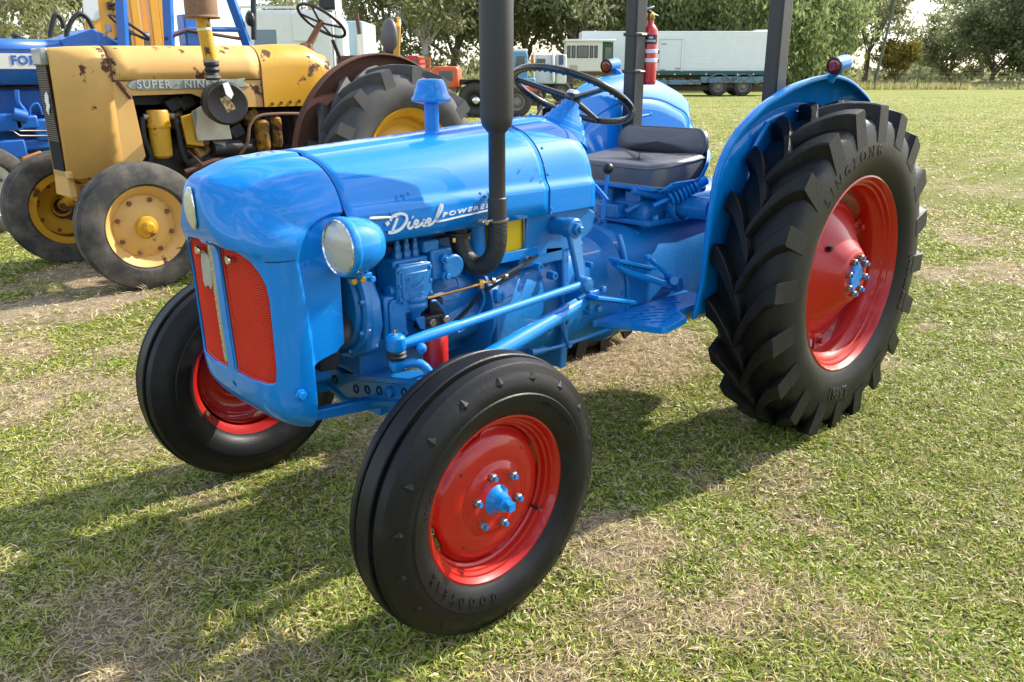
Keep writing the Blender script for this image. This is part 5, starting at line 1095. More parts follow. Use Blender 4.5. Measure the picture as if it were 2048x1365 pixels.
# long drop-deck trailer with tandem wheels, the flat-deck truck body above it and the van box
D = 50.0
L0, L1 = 1205, 1545
tr = bthing('drop_deck_trailer', 'chalky blue low trailer with tandem dusty wheels under the silver van body', 'trailer', 1437, D)
W = lambda px: PX(px-1437, D)
for px in (1437,1487): twheel(tr, W(px), 0, .51); twheel(tr, W(px), 1.9, .51)
MB().box(((W(1230)+W(1400))/2,1.0,hz(165,D)),(W(1400)-W(1230),2.3,.26)).build('deck_rail', m_bt, tr, bev=.02)
MB().box(((W(1230)+W(1545))/2,1.15,hz(175,D)-.05),(W(1545)-W(1230),1.5,.28)).build('chassis', m_br, tr, bev=.03)
for px in (1437,1487):
    MB().grid([[V(W(px)+.68*math.cos(a),y,.52+.68*math.sin(a)) for y in (-.12,2.1)] for a in np.linspace(R(20),R(160),12)]).build('mudguard', m_bt, tr, solid=.05)
MB().box(((W(1400)+W(1540))/2,.0,hz(160,D)),(W(1540)-W(1400),.12,.34)).build('wheel_bay_rail', m_bt, tr, bev=.02)
MB().box((W(1462),.9,.65),(.9,1.4,.5)).build('axle_group', m_br, tr, bev=.05)
MB().tube([V(W(1530),-.15,hz(170,D)),V(W(1548),-.15,hz(140,D))], .07, 8).build('ramp_strut', m_bt, tr)
vb = bthing('van_body', 'long silver ribbed van body with a side door on a green edged deck', 'van body', 1437, D+.4)
zt, zb = hz(62,D), hz(143,D)
MB().box(((W(1158)+W(1546))/2,1.2,(zt+zb)/2),(W(1546)-W(1158),2.3,zt-zb)).build('box_shell', m_al, vb, bev=.03)
for k in range(17):
    z = zb+.06+(zt-zb-.12)*k/16
    MB().box(((W(1160)+W(1303))/2,.045,z),(W(1303)-W(1160),.012,.045)).build('rib', m_al, vb, bev=.004); MB().box(((W(1362)+W(1543))/2,.045,z),(W(1543)-W(1362),.012,.045)).build('rib', m_al, vb, bev=.004)
dr = MB().box(((W(1315)+W(1358))/2,.02,(hz(78,D)+hz(143,D))/2),(W(1358)-W(1315),.05,hz(78,D)-hz(143,D)-.06)).build('side_door', mat('paler_aluminium',(.74,.76,.78),.5,.1,var=.05), vb, bev=.01)
MB().box((W(1360),-.02,(hz(78,D)+hz(143,D))/2),(.10,.05,hz(78,D)-hz(143,D))).build('door_post', m_al, dr); MB().box(((W(1313)+W(1362))/2,-.02,hz(77,D)),(W(1362)-W(1313),.05,.06)).build('door_header', m_al, dr)
for px,py in ((1322,88),(1352,137),(1322,140)): MB().box((W(px),-.03,hz(py,D)),(.26,.03,.05)).build('door_hinge', m_steel, dr)
MB().box((W(1523),1.0,zt+.05),(.7,.8,.10)).build('roof_vent', m_al, vb, bev=.02)
MB().box(((W(1225)+W(1550))/2,1.1,hz(147,D)),(W(1550)-W(1225),2.6,.20)).build('deck_edge', m_gn, vb, bev=.01)
for k in range(10): MB().box((W(1250)+k*(W(1545)-W(1250))/9.3,-.22,hz(149,D)),(.07,.03,.08)).build('rope_hook', m_al, vb)
MB().box(((W(1225)+W(1545))/2,1.1,hz(154,D)),(W(1545)-W(1225),2.0,.16)).build('subframe', mat('maroon_frame',(.09,.03,.03),.7), vb, bev=.02)
# white crib room with windows and a green door end
D2 = 47.0; W2 = lambda px: PX(px-1178, D2)
cb = bthing('crib_room', 'small white cabin with a row of dark windows and a green end door', 'cabin', 1178, D2)
zt, zb = hz(83,D2), hz(143,D2)
MB().box((W2(1167),1.0,(zt+zb)/2),(W2(1203)-W2(1131),2.0,zt-zb)).build('wall', m_cr, cb, bev=.04)
MB().box((W2(1214),1.1,(zt+zb)/2),(W2(1226)-W2(1204),1.9,zt-zb-.1)).build('end_door', m_gn, cb, bev=.02); MB().box((W2(1215),.12,zt-.75),(.35,.05,.9)).build('door_glass', m_glass, cb)
MB().box((W2(1178),1.0,zt+.04),(W2(1229)-W2(1128),2.2,.12)).build('roof', m_tw, cb, bev=.04)
for a,b in ((1133,1139),(1142,1149),(1152,1175),(1178,1184),(1187,1193)):
    q = MB().box((W2((a+b)/2),-.01,hz(104,D2)),(W2(b)-W2(a)+.02,.05,.62)).build('window', m_blk, cb, bev=.02); MB().box((W2((a+b)/2),-.032,hz(104,D2)),(W2(b)-W2(a)-.08,.03,.54)).build('pane', m_glass, q)
MB().box((W2(1146),-.01,hz(136,D2)),(.42,.03,.26)).build('vent_panel', mat('tan_panel',(.45,.36,.25),.7), cb); MB().box((W2(1178),1.0,zb-.12),(W2(1229)-W2(1128),1.9,.2)).build('skid_frame', m_br, cb)
for x in (W2(1140),W2(1215)): MB().box((x,1.0,(zb-.2)/2),(.2,1.8,zb-.2)).build('trestle', m_br, cb)
# cab-over trucks: one builder, different paint and size
def truck_cab(T_, x0, x1, y1, z0, z1, m_, roof=None, wx=(.3,.75), wz=(.5,.85), dark=m_glass, sleeper=0):
    w_ = x1-x0; h = z1-z0
    MB().prism([(x0,z0),(x1,z0),(x1,z1-.12*h),(x1-.06*w_,z1),(x0+.10*w_,z1),(x0,z1-.25*h)], (0,0,0), (1,0,0), (0,0,1), (0,y1,0)).build('cab', m_, T_, bev=.07, seg=3)
    q = MB().prism([(x0+w_*wx[0],z0+h*wz[0]),(x0+w_*wx[1],z0+h*wz[0]),(x0+w_*wx[1],z0+h*wz[1]),(x0+w_*(wx[0]+.06),z0+h*wz[1])], (0,-.015,0), (1,0,0), (0,0,1), (0,.03,0)).build('side_window', dark, T_, bev=.03)
    MB().prism([(x0+w_*(wx[0]-.05),z0+.06*h),(x0+w_*(wx[1]+.06),z0+.06*h),(x0+w_*(wx[1]+.06),z0+h*(wz[1]+.05)),(x0+w_*(wx[0]),z0+h*(wz[1]+.05))], (0,-.006,0), (1,0,0), (0,0,1), (0,.02,0)).build('door', m_, T_, bev=.03)
    if roof: MB().box(((x0+x1)/2+.03*w_,y1/2,z1+.03),(w_*.9,y1*.96,.14)).build('roof', roof, T_, bev=.05)
    return q
# big white truck with sleeper and chrome stack behind the yellow tractor
D3 = 21.0; W3 = lambda px: PX(px-600, D3)
wt = bthing('white_truck', 'white sleeper cab truck with tall chrome exhaust stacks behind the yellow tractor', 'truck', 600, D3)
truck_cab(wt, W3(492), W3(672), 2.3, .75, hz(20,D3), m_tw, wx=(.12,.40), wz=(.50,.78), dark=mat('blue_tinted_window',(.05,.13,.20),.08,coat=1))
MB().box((W3(620),-.02,hz(55,D3)),(.55,.04,.62)).build('sleeper_hatch', m_tw, wt, bev=.06)
for px in (686,): 
    MB().cyl(V(W3(px),.2,.9),V(W3(px),.2,3.6),.085,n=16).build('exhaust_stack', m_chr, wt); MB().cyl(V(W3(px),.2,1.2),V(W3(px),.2,hz(48,D3)),.13,n=16).build('stack_guard', m_al, wt)
MB().box((W3(540),.1,hz(14,D3)),(1.6,.05,.05)).box((W3(493),.1,hz(18,D3)),(.07,.07,.10)).build('roof_rail', m_tw, wt); MB().box((W3(488),-.1,hz(20,D3)),(.10,.1,.12)).build('clearance_lamp', mat('amber_lens',(.8,.2,.02),.3), wt)
MB().box((W3(668),.4,hz(0,D3)),(.5,.4,.4)).build('air_intake', m_blk, wt, bev=.05)
for x in (W3(520),W3(700)): twheel(wt, x, .1, .5); twheel(wt, x, 1.9, .5)
MB().box((W3(600),1.1,.7),(3.6,1.0,.3)).build('chassis', m_br, wt)
D4 = 24.0; W4 = lambda px: PX(px-720, D4)
lt = bthing('pale_blue_truck', 'pale blue box bodied truck with a rusty exhaust pipe beside the white truck', 'truck', 720, D4)
MB().box((W4(712),1.1,(hz(42,D4)+.7)/2),(W4(734)-W4(690),2.2,hz(42,D4)-.7)).build('box_body', m_lb, lt, bev=.05)
MB().cyl(V(W4(731),-.2,1.0),V(W4(731),-.2,hz(70,D4)),.11,n=14).build('exhaust_guard', m_cr, lt); MB().cyl(V(W4(729),-.2,hz(72,D4)),V(W4(725),-.2,hz(28,D4)),.055,n=12).build('exhaust_pipe', m_rust, lt)
for x in (W4(690),W4(730)): twheel(lt, x, .1, .48)
MB().box((W4(720),1.0,.66),(2.2,1.2,.25)).build('chassis', m_br, lt)
# red truck and orange-red tray truck
D5 = 27.0; W5 = lambda px: PX(px-890, D5)
ot = bthing('orange_truck', 'orange red truck cab with a bare chassis and dusty rear wheel', 'truck', 890, D5)
truck_cab(ot, W5(862), W5(918), 1.9, .85, hz(133,D5), m_or, wx=(.25,.80), wz=(.35,.80), dark=mat('grey_window',(.10,.11,.12),.1,coat=1))
MB().box((W5(965),.9,hz(165,D5)),(W5(1090)-W5(905),1.0,.16)).build('chassis', m_blk, ot, bev=.02)
twheel(ot, W5(950), -.05, .52, mr=m_blk); twheel(ot, W5(950), 1.6, .52); twheel(ot, W5(880), .0, .45)
MB().ball((W5(953),-.12,.5),.12,14,(1,.5,1)).build('hub_cap', m_chr, ot)
MB().grid([[V(W5(950)+.62*math.cos(a),y,.50+.62*math.sin(a)) for y in (-.12,.35)] for a in np.linspace(R(25),R(165),14)]).build('mudguard', m_blk, ot, solid=.02)
MB().box((W5(1060),.9,hz(178,D5)),(W5(1088)-W5(1028),1.8,.12)).build('tray', m_or, ot, bev=.02); MB().box((W5(1055),.8,.5),(1.0,1.0,.35)).build('rear_axle', m_br, ot, bev=.05)
twheel(ot, W5(1035), .0, .46)
D6 = 32.0; W6 = lambda px: PX(px-838, D6)
rtk = bthing('red_truck', 'red truck with an open slatted tray behind the orange truck', 'truck', 838, D6)
truck_cab(rtk, W6(812), W6(842), 2.0, .8, hz(111,D6), m_rd, wx=(.2,.8), wz=(.55,.85))
for z in (hz(118,D6),hz(128,D6),hz(138,D6)): MB().box((W6(851),0,z),(W6(862)-W6(840),.06,.07)).build('tray_rail', m_or, rtk)
for px in (841,861): MB().box((W6(px),0,(hz(114,D6)+.8)/2),(.07,.07,hz(114,D6)-.8)).build('tray_post', m_or, rtk)
MB().box((W6(838),1.0,.7),(1.6,1.8,.3)).build('chassis', m_rd, rtk)
for x in (W6(815),W6(860)): twheel(rtk, x, .1, .45)
# blue truck with a white roof, white truck with twin stacks
D7 = 38.0; W7 = lambda px: PX(px-1045, D7)
bt_ = bthing('blue_truck', 'mid blue truck cab with a white roof beside the muffler stack', 'truck', 1045, D7)
truck_cab(bt_, W7(1010), W7(1056), 2.1, .7, hz(103,D7), m_tb, roof=m_tw, wx=(.42,.86), wz=(.5,.86))
MB().box((W7(1048),.3,.9),(1.0,.8,.35)).build('fuel_tank', m_tb, bt_, bev=.08)
for x in (W7(1020),W7(1062)): twheel(bt_, x, .1, .46)
MB().box((W7(1045),1.0,.62),(2.2,1.0,.25)).build('chassis', m_blk, bt_)
W8 = lambda px: PX(px-1090, D7)
w2 = bthing('stack_truck', 'white bonneted truck with twin chrome stacks next to the white cabin', 'truck', 1090, D7+2)
truck_cab(w2, W8(1064), W8(1112), 2.1, .8, hz(107,D7), m_tw, wx=(.10,.55), wz=(.45,.85))
MB().prism([(W8(1112),.8),(W8(1135),.8),(W8(1135),hz(108,D7)),(W8(1112),hz(106,D7))], (0,0,0), (1,0,0), (0,0,1), (0,2.0,0)).build('sleeper', m_tw, w2, bev=.06); MB().box((W8(1123),-.02,hz(119,D7)),(.22,.04,.42)).build('sleeper_window', mat('deep_blue_glass',(.02,.05,.16),.1,coat=1), w2, bev=.03)
for px in (1066,1107): MB().cyl(V(W8(px),-.1,.9),V(W8(px),-.1,hz(88,D7)),.075,n=14).build('exhaust_stack', m_chr, w2)
MB().box((W8(1062),-.25,hz(122,D7)),(.10,.08,.55)).build('mirror', m_or, w2, bev=.02)
for x in (W8(1072),W8(1125)): twheel(w2, x, .1, .46)
MB().box((W8(1095),1.0,.66),(2.4,1.0,.3)).build('chassis', m_blk, w2)
# far shed, fence, power pole
sd_ = bthing('farm_shed', 'dark low farm shed with a pale roof edge under the trees', 'shed', 1630, 75)
Ws = lambda px: PX(px-1630, 75)
MB().box((Ws(1627),2,hz(133,75)/2),(Ws(1648)-Ws(1606),4,hz(124,75))).build('wall', mat('dark_shed_wall',(.02,.022,.025),.8), sd_); MB().box((Ws(1618),1.9,hz(123,75)),(Ws(1650)-Ws(1585),4.6,.12),(0,R(3),0)).build('roof', m_al, sd_)
pole = bthing('power_pole', 'tall slender leaning power pole beyond the fence', 'pole', 1748, 72)
MB().tube([V(0,0,0),V(PX(30,72),0,9.5)], [.13,.09], 12).build('shaft', mat('green_grey_timber',(.14,.17,.13),.8), pole); MB().box((PX(28,72),0,9.0),(1.6,.1,.1)).build('crossarm', m_br, pole); 
MB().tube(smooth_path([V(PX(28,72)+.4,0,9.0),V(4,2,7.7),V(9,5,7.2)],5), .015, 5).build('service_wire', m_blk, pole)
fe_ = bthing('wire_fence', 'post and wire fence along the far edge of the field', 'fence', 1900, 67)
for px in (1350,1455,1560,1665,1750,1835,1922,2040,2130): 
    MB().tube([V(PX(px-1900,67),0,-.05),V(PX(px-1900,67)+.02,0,1.25)], .045, 7).build('fence_post', mat('grey_post',(.16,.14,.12),.9) if px == 1350 else bpy.data.materials['grey_post'], fe_)
for z in (.35,.65,.95,1.2): MB().tube([V(PX(1300-1900,67),0,z),V(PX(2140-1900,67),0,z)], .004, 4).build('fence_wire', m_steel, fe_)
# ------------------------------------------------------------------ trees
def leaf_mat(name, c0, c1, tr=.25):
    m = bpy.data.materials.new(name); m.use_nodes = True; t = m.node_tree; b = t.nodes['Principled BSDF']; l = t.links.new
    b.inputs['Roughness'].default_value = .55; b.inputs['Specular IOR Level'].default_value = .3
    ge = N(t,'ShaderNodeNewGeometry'); co = N(t,'ShaderNodeTexCoord'); n = N(t,'ShaderNodeTexNoise'); n.inputs['Scale'].default_value = .9; n.inputs['Detail'].default_value = 3; l(co.outputs['Object'], n.inputs['Vector'])
    ad = N(t,'ShaderNodeMath', operation='ADD'); ad.use_clamp = True; sc = N(t,'ShaderNodeMath', operation='MULTIPLY_ADD'); sc.inputs[1].default_value = .7; sc.inputs[2].default_value = -.35
    l(ge.outputs['Random Per Island'], sc.inputs[0]); l(sc.outputs[0], ad.inputs[0]); l(n.outputs['Fac'], ad.inputs[1])
    x = N(t,'ShaderNodeMix', data_type='RGBA'); x.inputs[6].default_value = tuple(c0)+(1,); x.inputs[7].default_value = tuple(c1)+(1,); l(ad.outputs[0], x.inputs[0]); l(x.outputs[2], b.inputs['Base Color'])
    tl = N(t,'ShaderNodeBsdfTranslucent'); l(x.outputs[2], tl.inputs['Color']); ms = N(t,'ShaderNodeMixShader'); ms.inputs[0].default_value = tr
    l(b.outputs[0], ms.inputs[1]); l(tl.outputs[0], ms.inputs[2]); l(ms.outputs[0], t.nodes['Material Output'].inputs['Surface'])
    return m
lm_gum = leaf_mat('gum_leaves', (.14,.152,.062), (.40,.40,.20), .6)
lm_dk = leaf_mat('dark_gum_leaves', (.12,.14,.06), (.36,.38,.20), .6)
lm_pep = leaf_mat('pepper_tree_leaves', (.115,.15,.048), (.32,.385,.16), .55)
lm_gold = leaf_mat('golden_bush_leaves', (.16,.13,.02), (.36,.30,.06), .3)
m_bark = mat('gum_bark', (.20,.155,.12), .9, var=.35, vscale=3, bump=.3, bscale=20)
m_barkw = mat('pale_gum_bark', (.42,.38,.33), .85, var=.25, vscale=2)
def make_tree(seed, H, cr, trunk_h, nclump, nleaf, ls, droop=.0, lmat=lm_gum, bark=m_bark, spread=1.0, flat=.75, name='gum_tree'):
    r_ = np.random.default_rng(seed); wood = MB(); clumps = []
    top = V(r_.normal()*.3, r_.normal()*.3, trunk_h)
    wood.tube(smooth_path([V(0,0,-.1), V(r_.normal()*.12,r_.normal()*.12,trunk_h*.5), top],5), lambda t: .24*(H/9)*(1-.45*t)+.02, 9)
    nl = 7
    for k in range(nl):
        a = 2*math.pi*k/nl+r_.uniform(-.4,.4); el = r_.uniform(.45,1.25); ln = cr*r_.uniform(.75,1.15)
        h0 = trunk_h*r_.uniform(.6,1.0); p0 = V(0,0,h0).lerp(V(top.x,top.y,h0), h0/trunk_h)
        p2 = p0+V(math.cos(a)*math.cos(el)*ln*spread, math.sin(a)*math.cos(el)*ln*spread, math.sin(el)*ln*1.15+.3)
        p1 = p0.lerp(p2,.5)+V(r_.normal()*.25,r_.normal()*.25,.15)
        pts = smooth_path([p0,p1,p2],5); wood.tube(pts, lambda t: .10*(H/9)*(1-.8*t)+.012, 7)
        for j in range(3):
            q0 = pts[int(len(pts)*r_.uniform(.35,.8))]; q1 = q0+V(r_.normal()*.9,r_.normal()*.9,r_.uniform(.3,1.3))*(cr/3); wood.tube([q0,q0.lerp(q1,.5)+V(0,0,.08),q1], lambda t: .035*(H/9)*(1-.7*t)+.006, 5); clumps.append(q1)
        clumps.append(p2)
    cz_ = H-cr*flat
    while len(clumps) < nclump:
        u = r_.normal(size=3); u /= np.linalg.norm(u); rad = r_.uniform(.35,1.0)**.6
        p = V(u[0]*cr*spread*rad, u[1]*cr*spread*rad, cz_+u[2]*cr*flat*rad)
        if p.z > min(trunk_h*.55, 1.2): clumps.append(p)
    vs_, fs_ = [], []
    for c in clumps:
        cs = cr*r_.uniform(.14,.27); n = int(nleaf*r_.uniform(.6,1.3))
        P = r_.normal(size=(n,3))*np.array([cs,cs,cs*(.6+droop)])*.62+np.array([c.x,c.y,c.z-droop*cs*1.2])
        d1 = r_.normal(size=(n,3)); d1[:,2] -= .6+1.8*droop; d1 /= np.linalg.norm(d1,axis=1)[:,None]
        d2 = np.cross(d1, r_.normal(size=(n,3))); d2 /= np.linalg.norm(d2,axis=1)[:,None]
        L_ = ls*r_.uniform(.6,1.5,size=(n,1)); w_ = L_*r_.uniform(.28,.5,size=(n,1))
        b = len(vs_)*4 if False else sum(len(x) for x in vs_)
        q = np.stack([P-d1*L_, P+d2*w_, P+d1*L_, P-d2*w_],1).reshape(-1,3); vs_.append(q)
        fs_.append(np.arange(n*4).reshape(n,4)+b)
    q = np.concatenate(vs_); f = np.concatenate(fs_)
    me = bpy.data.meshes.new('crown'); me.from_pydata(q.tolist(), [], f.tolist()); me.update()
    root = bpy.data.objects.new(name, None); C.objects.link(root)
    link('crown', me, lmat, root, smooth=0)
    wood.build('trunk', bark, root, smooth=60, fix=False)
    return root
tA = make_tree(1, 12, 4.6, 3.6, 66, 75, .21, flat=1.15, name='gum_tree', bark=m_barkw)
tB = make_tree(2, 13, 5.6, 3.0, 92, 88, .22, flat=1.05, lmat=lm_dk, name='gum_tree')
tC = make_tree(3, 9.5, 5.0, 1.6, 120, 130, .19, droop=.7, flat=.95, lmat=lm_pep, name='pepper_tree')
tD = make_tree(4, 11, 4.2, 4.2, 66, 85, .19, flat=1.0, name='gum_tree')
tE = make_tree(5, 10, 4.6, 1.4, 92, 95, .21, lmat=lm_dk, flat=1.12, name='gum_tree')
tF = make_tree(6, 3.6, 2.2, .6, 45, 150, .14, lmat=lm_gold, name='golden_bush')
_first = set()
def plant(src, px, d, s, rz, label, cat='tree', group=None, sz=1.0):
    if src.name not in _first: o = src; _first.add(src.name)
    else: o = copy_tree(src)
    o.location = gp(px,d); o.scale = (s,s,s*sz); o.rotation_euler = (0,0,rz); tag(o, label, cat, group); return o
g1 = 'open gum trees behind the parked tractors'
plant(tA, -40, 42, .85, .3, 'open pale gum tree standing behind the hood of the striped tractor', group=g1)
plant(tA, 85, 52, .80, 1.9, 'thin gum tree with much sky between its leaves behind the black hose loops', group=g1)
plant(tD, 205, 60, .95, 4.0, 'sparse gum tree standing behind the orange yellow cab', group=g1)
plant(tA, 590, 88, 1.0, 2.2, 'gum tree showing over the white sleeper cab truck', group=g1)
g2 = 'gum trees behind the red and orange trucks'
plant(tA, 775, 66, 1.05, .5, 'loose pale limbed gum behind the yellow tractor seat and pale blue truck', group=g2)
plant(tA, 850, 62, 1.05, 2.6, 'tall gum with pale limbs standing behind the red slatted truck', group=g2)
plant(tB, 915, 72, 1.05, 1.2, 'dense gum standing behind the orange truck cab', group=g2)
plant(tA, 970, 80, 1.1, 4.4, 'gum tree half hidden by the black muffler stack', group=g2)
g3 = 'dense gums behind the white cabin'
plant(tB, 1055, 70, 1.05, .8, 'spreading olive gum tree standing behind the blue truck with white roof', group=g3)
plant(tB, 1135, 68, 1.1, 2.9, 'spreading olive gum tree with dark trunk standing behind the white cabin', group=g3)
plant(tB, 1225, 76, 1.15, 5.0, 'olive gum tree behind the black post that carries the extinguisher', group=g3)
plant(tB, 1300, 92, 1.15, .2, 'olive gum tree seen over the side door of the silver van body', group=g3)
g4 = 'pepper trees behind the van body'
plant(tC, 1375, 70, 1.10, 0, 'bright green drooping pepper tree beyond the side door of the silver van body', group=g4)
plant(tC, 1480, 66, 1.12, 2.0, 'bright green drooping pepper tree over the tandem trailer wheels', group=g4)
plant(tC, 1580, 72, 1.10, 4.1, 'bright green drooping pepper tree between the van body and the farm shed', group=g4)
g5 = 'slim gums near the power pole'
plant(tD, 1680, 86, 1.05, .6, 'slim gum tree standing just past the farm shed', group=g5)
plant(tD, 1728, 78, .95, 2.8, 'slim gum tree with bare lower trunk beside the power pole', group=g5)
for px,d,s,rz in ((1790,122,.50,1.1),(1850,128,.46,3.0),(1640,118,.8,5.1),(1815,140,.50,4.0)): plant(tE, px, d, s, rz, 'small distant tree in the low line beyond the golden bush and shed', group='far trees beyond the golden bush')
plant(tF, 1785, 76, 1.0, 0, 'low golden yellow bush growing behind the wire fence', 'bush')
for px,d,s,rz,src in ((1900,90,.80,.9,tE),(1985,82,1.0,2.4,tE),(2060,84,1.15,3.9,tB),(1965,104,1.15,1.0,tB),(2100,78,1.1,5.5,tE)): plant(src, px, d, s, rz, 'dark dense tree in the clump past the golden bush and pole', group='dark tree clump past the pole')
# far scrub that closes the gaps under the crowns, one mass
r3 = np.random.default_rng(21); q_ = []
for k in range(330):
    d = r3.uniform(92,150); px = r3.uniform(-250,2300); c = gp(px,d); hh_ = r3.uniform(1.2,3.4)*(.7 if px > 1500 else 1.0); n = 110
    P = r3.normal(size=(n,3))*np.array([1.9,1.9,.0]); P[:,2] = np.abs(r3.random(n))**.8*hh_*np.exp(-(P[:,0]**2+P[:,1]**2)/14); P += np.array([c.x,c.y,0])
    d1 = r3.normal(size=(n,3)); d1 /= np.linalg.norm(d1,axis=1)[:,None]; d2 = np.cross(d1, r3.normal(size=(n,3))); d2 /= np.linalg.norm(d2,axis=1)[:,None]; L_ = r3.uniform(.25,.5,(n,1))
    q_.append(np.stack([P-d1*L_,P+d2*L_*.5,P+d1*L_,P-d2*L_*.5],1).reshape(-1,3))
q_ = np.concatenate(q_); me = bpy.data.meshes.new('far_scrub'); me.from_pydata(q_.tolist(), [], np.arange(len(q_)).reshape(-1,4).tolist()); me.update()
sb_ = link('far_scrub', me, lm_gum, None, smooth=0); sb_['kind'] = 'stuff'; tag(sb_, 'low far scrub filling the tree line behind the field', 'scrub')
# ------------------------------------------------------------------ ground and grass
def vnoise(seed):
    r_ = np.random.default_rng(seed); G = r_.random((256,256))
    def f(x, y, s):
        u, v = np.asarray(x)/s+91.3, np.asarray(y)/s+57.7; i, j = np.floor(u).astype(int), np.floor(v).astype(int); a, b = u-i, v-j; a, b = a*a*(3-2*a), b*b*(3-2*b)
        g = lambda p, q: G[p % 256, q % 256]
        return (g(i,j)*(1-a)+g(i+1,j)*a)*(1-b)+(g(i,j+1)*(1-a)+g(i+1,j+1)*a)*b
    return f
n1, n2 = vnoise(11), vnoise(12)
def dryness(x, y):
    """0 lush ... 1 bare straw"""
    a = .50*n1(x,y,.75)+.30*n2(x,y,.27)+.20*n1(x+5,y,.11); b = n2(x+9,y-4,2.3)
    return np.clip((a+.20*(b-.5)-.52)*4.2, 0, 1)
def bumps(x, y): return .022*(n1(x+3,y,.5)-.5)+.010*(n2(x,y+7,.16)-.5)
def axis_coords(lo, hi, fine, far):
    c = list(np.arange(lo, hi+1e-6, fine)); s = fine
    while c[-1] < far: s *= 1.22; c.append(c[-1]+s)
    s = fine
    while c[0] > -far: s *= 1.22; c.insert(0, c[0]-s)
    return np.array(c)
gx, gy = axis_coords(-2.5, 3.3, .035, 420), axis_coords(-3.5, 2.6, .035, 420)
XX, YY = np.meshgrid(gx, gy, indexing='ij')
near = np.clip(1-np.maximum(0, np.maximum(np.abs(XX-.5)-3.5, np.abs(YY+.5)-4))/3, 0, 1)
ZZ = bumps(XX, YY)*near-.004
nx_, ny_ = XX.shape
vv = np.stack([XX,YY,ZZ],-1).reshape(-1,3); ii = np.arange(nx_*ny_).reshape(nx_,ny_)
ff = np.stack([ii[:-1,:-1],ii[1:,:-1],ii[1:,1:],ii[:-1,1:]],-1).reshape(-1,4)
gm = bpy.data.meshes.new('ground'); gm.from_pydata(vv.tolist(), [], ff.tolist()); gm.update(); gm.shade_smooth()
at = gm.attributes.new('dry','FLOAT','POINT'); at.data.foreach_set('value', (dryness(XX,YY)).reshape(-1).astype(np.float32))
def ground_mat():
    m = bpy.data.materials.new('grass_field'); m.use_nodes = True; t = m.node_tree; b = t.nodes['Principled BSDF']; l = t.links.new
    b.inputs['Roughness'].default_value = .95; b.inputs['Specular IOR Level'].default_value = .1
    co = N(t,'ShaderNodeTexCoord')
    def noise(s, d=6, r_=.6):
        n = N(t,'ShaderNodeTexNoise'); n.inputs['Scale'].default_value = s; n.inputs['Detail'].default_value = d; n.inputs['Roughness'].default_value = r_; l(co.outputs['Object'], n.inputs['Vector']); return n
    def mix(a, b_, f): 
        x = N(t,'ShaderNodeMix', data_type='RGBA')
        for i, c in ((6,a),(7,b_)):
            if isinstance(c, tuple): x.inputs[i].default_value = c+(1,)
            else: l(c, x.inputs[i])
        l(f, x.inputs[0]); return x.outputs[2]
    def ramp(f, a, b_):
        r_ = N(t,'ShaderNodeMapRange'); r_.inputs[1].default_value = a; r_.inputs[2].default_value = b_; l(f, r_.inputs[0]); return r_.outputs[0]
    at = N(t,'ShaderNodeAttribute', attribute_name='dry')
    nearc = mix((.17,.19,.04), (.47,.37,.25), ramp(at.outputs['Fac'], .1, .75))
    nearc = mix(nearc, (.20,.165,.10), ramp(noise(140,6,.8).outputs['Fac'], .45, .65)); nearc = mix(nearc, (.60,.52,.36), ramp(noise(230,4,.8).outputs['Fac'], .60, .72))
    farc = mix((.22,.25,.065), (.31,.30,.105), ramp(noise(.35,7,.65).outputs['Fac'], .38, .66))
    farc = mix(farc, (.13,.17,.035), ramp(noise(2.2,8,.75).outputs['Fac'], .50, .72))
    farc = mix(farc, (.31,.27,.14), ramp(noise(1.3,6,.7).outputs['Fac'], .60, .80))
    ln = N(t,'ShaderNodeVectorMath', operation='DISTANCE'); l(co.outputs['Object'], ln.inputs[0]); ln.inputs[1].default_value = (CAM[0],CAM[1],0)
    col = mix(nearc, farc, ramp(ln.outputs['Value'], 6, 20)); l(col, b.inputs['Base Color'])
    bu = N(t,'ShaderNodeBump'); bu.inputs['Strength'].default_value = .9; bu.inputs['Distance'].default_value = .03; l(noise(60,8,.85).outputs['Fac'], bu.inputs['Height']); l(bu.outputs[0], b.inputs['Normal'])
    return m
g = bpy.data.objects.new('ground', gm); C.objects.link(g); gm.materials.append(ground_mat()); g['kind'] = 'structure'
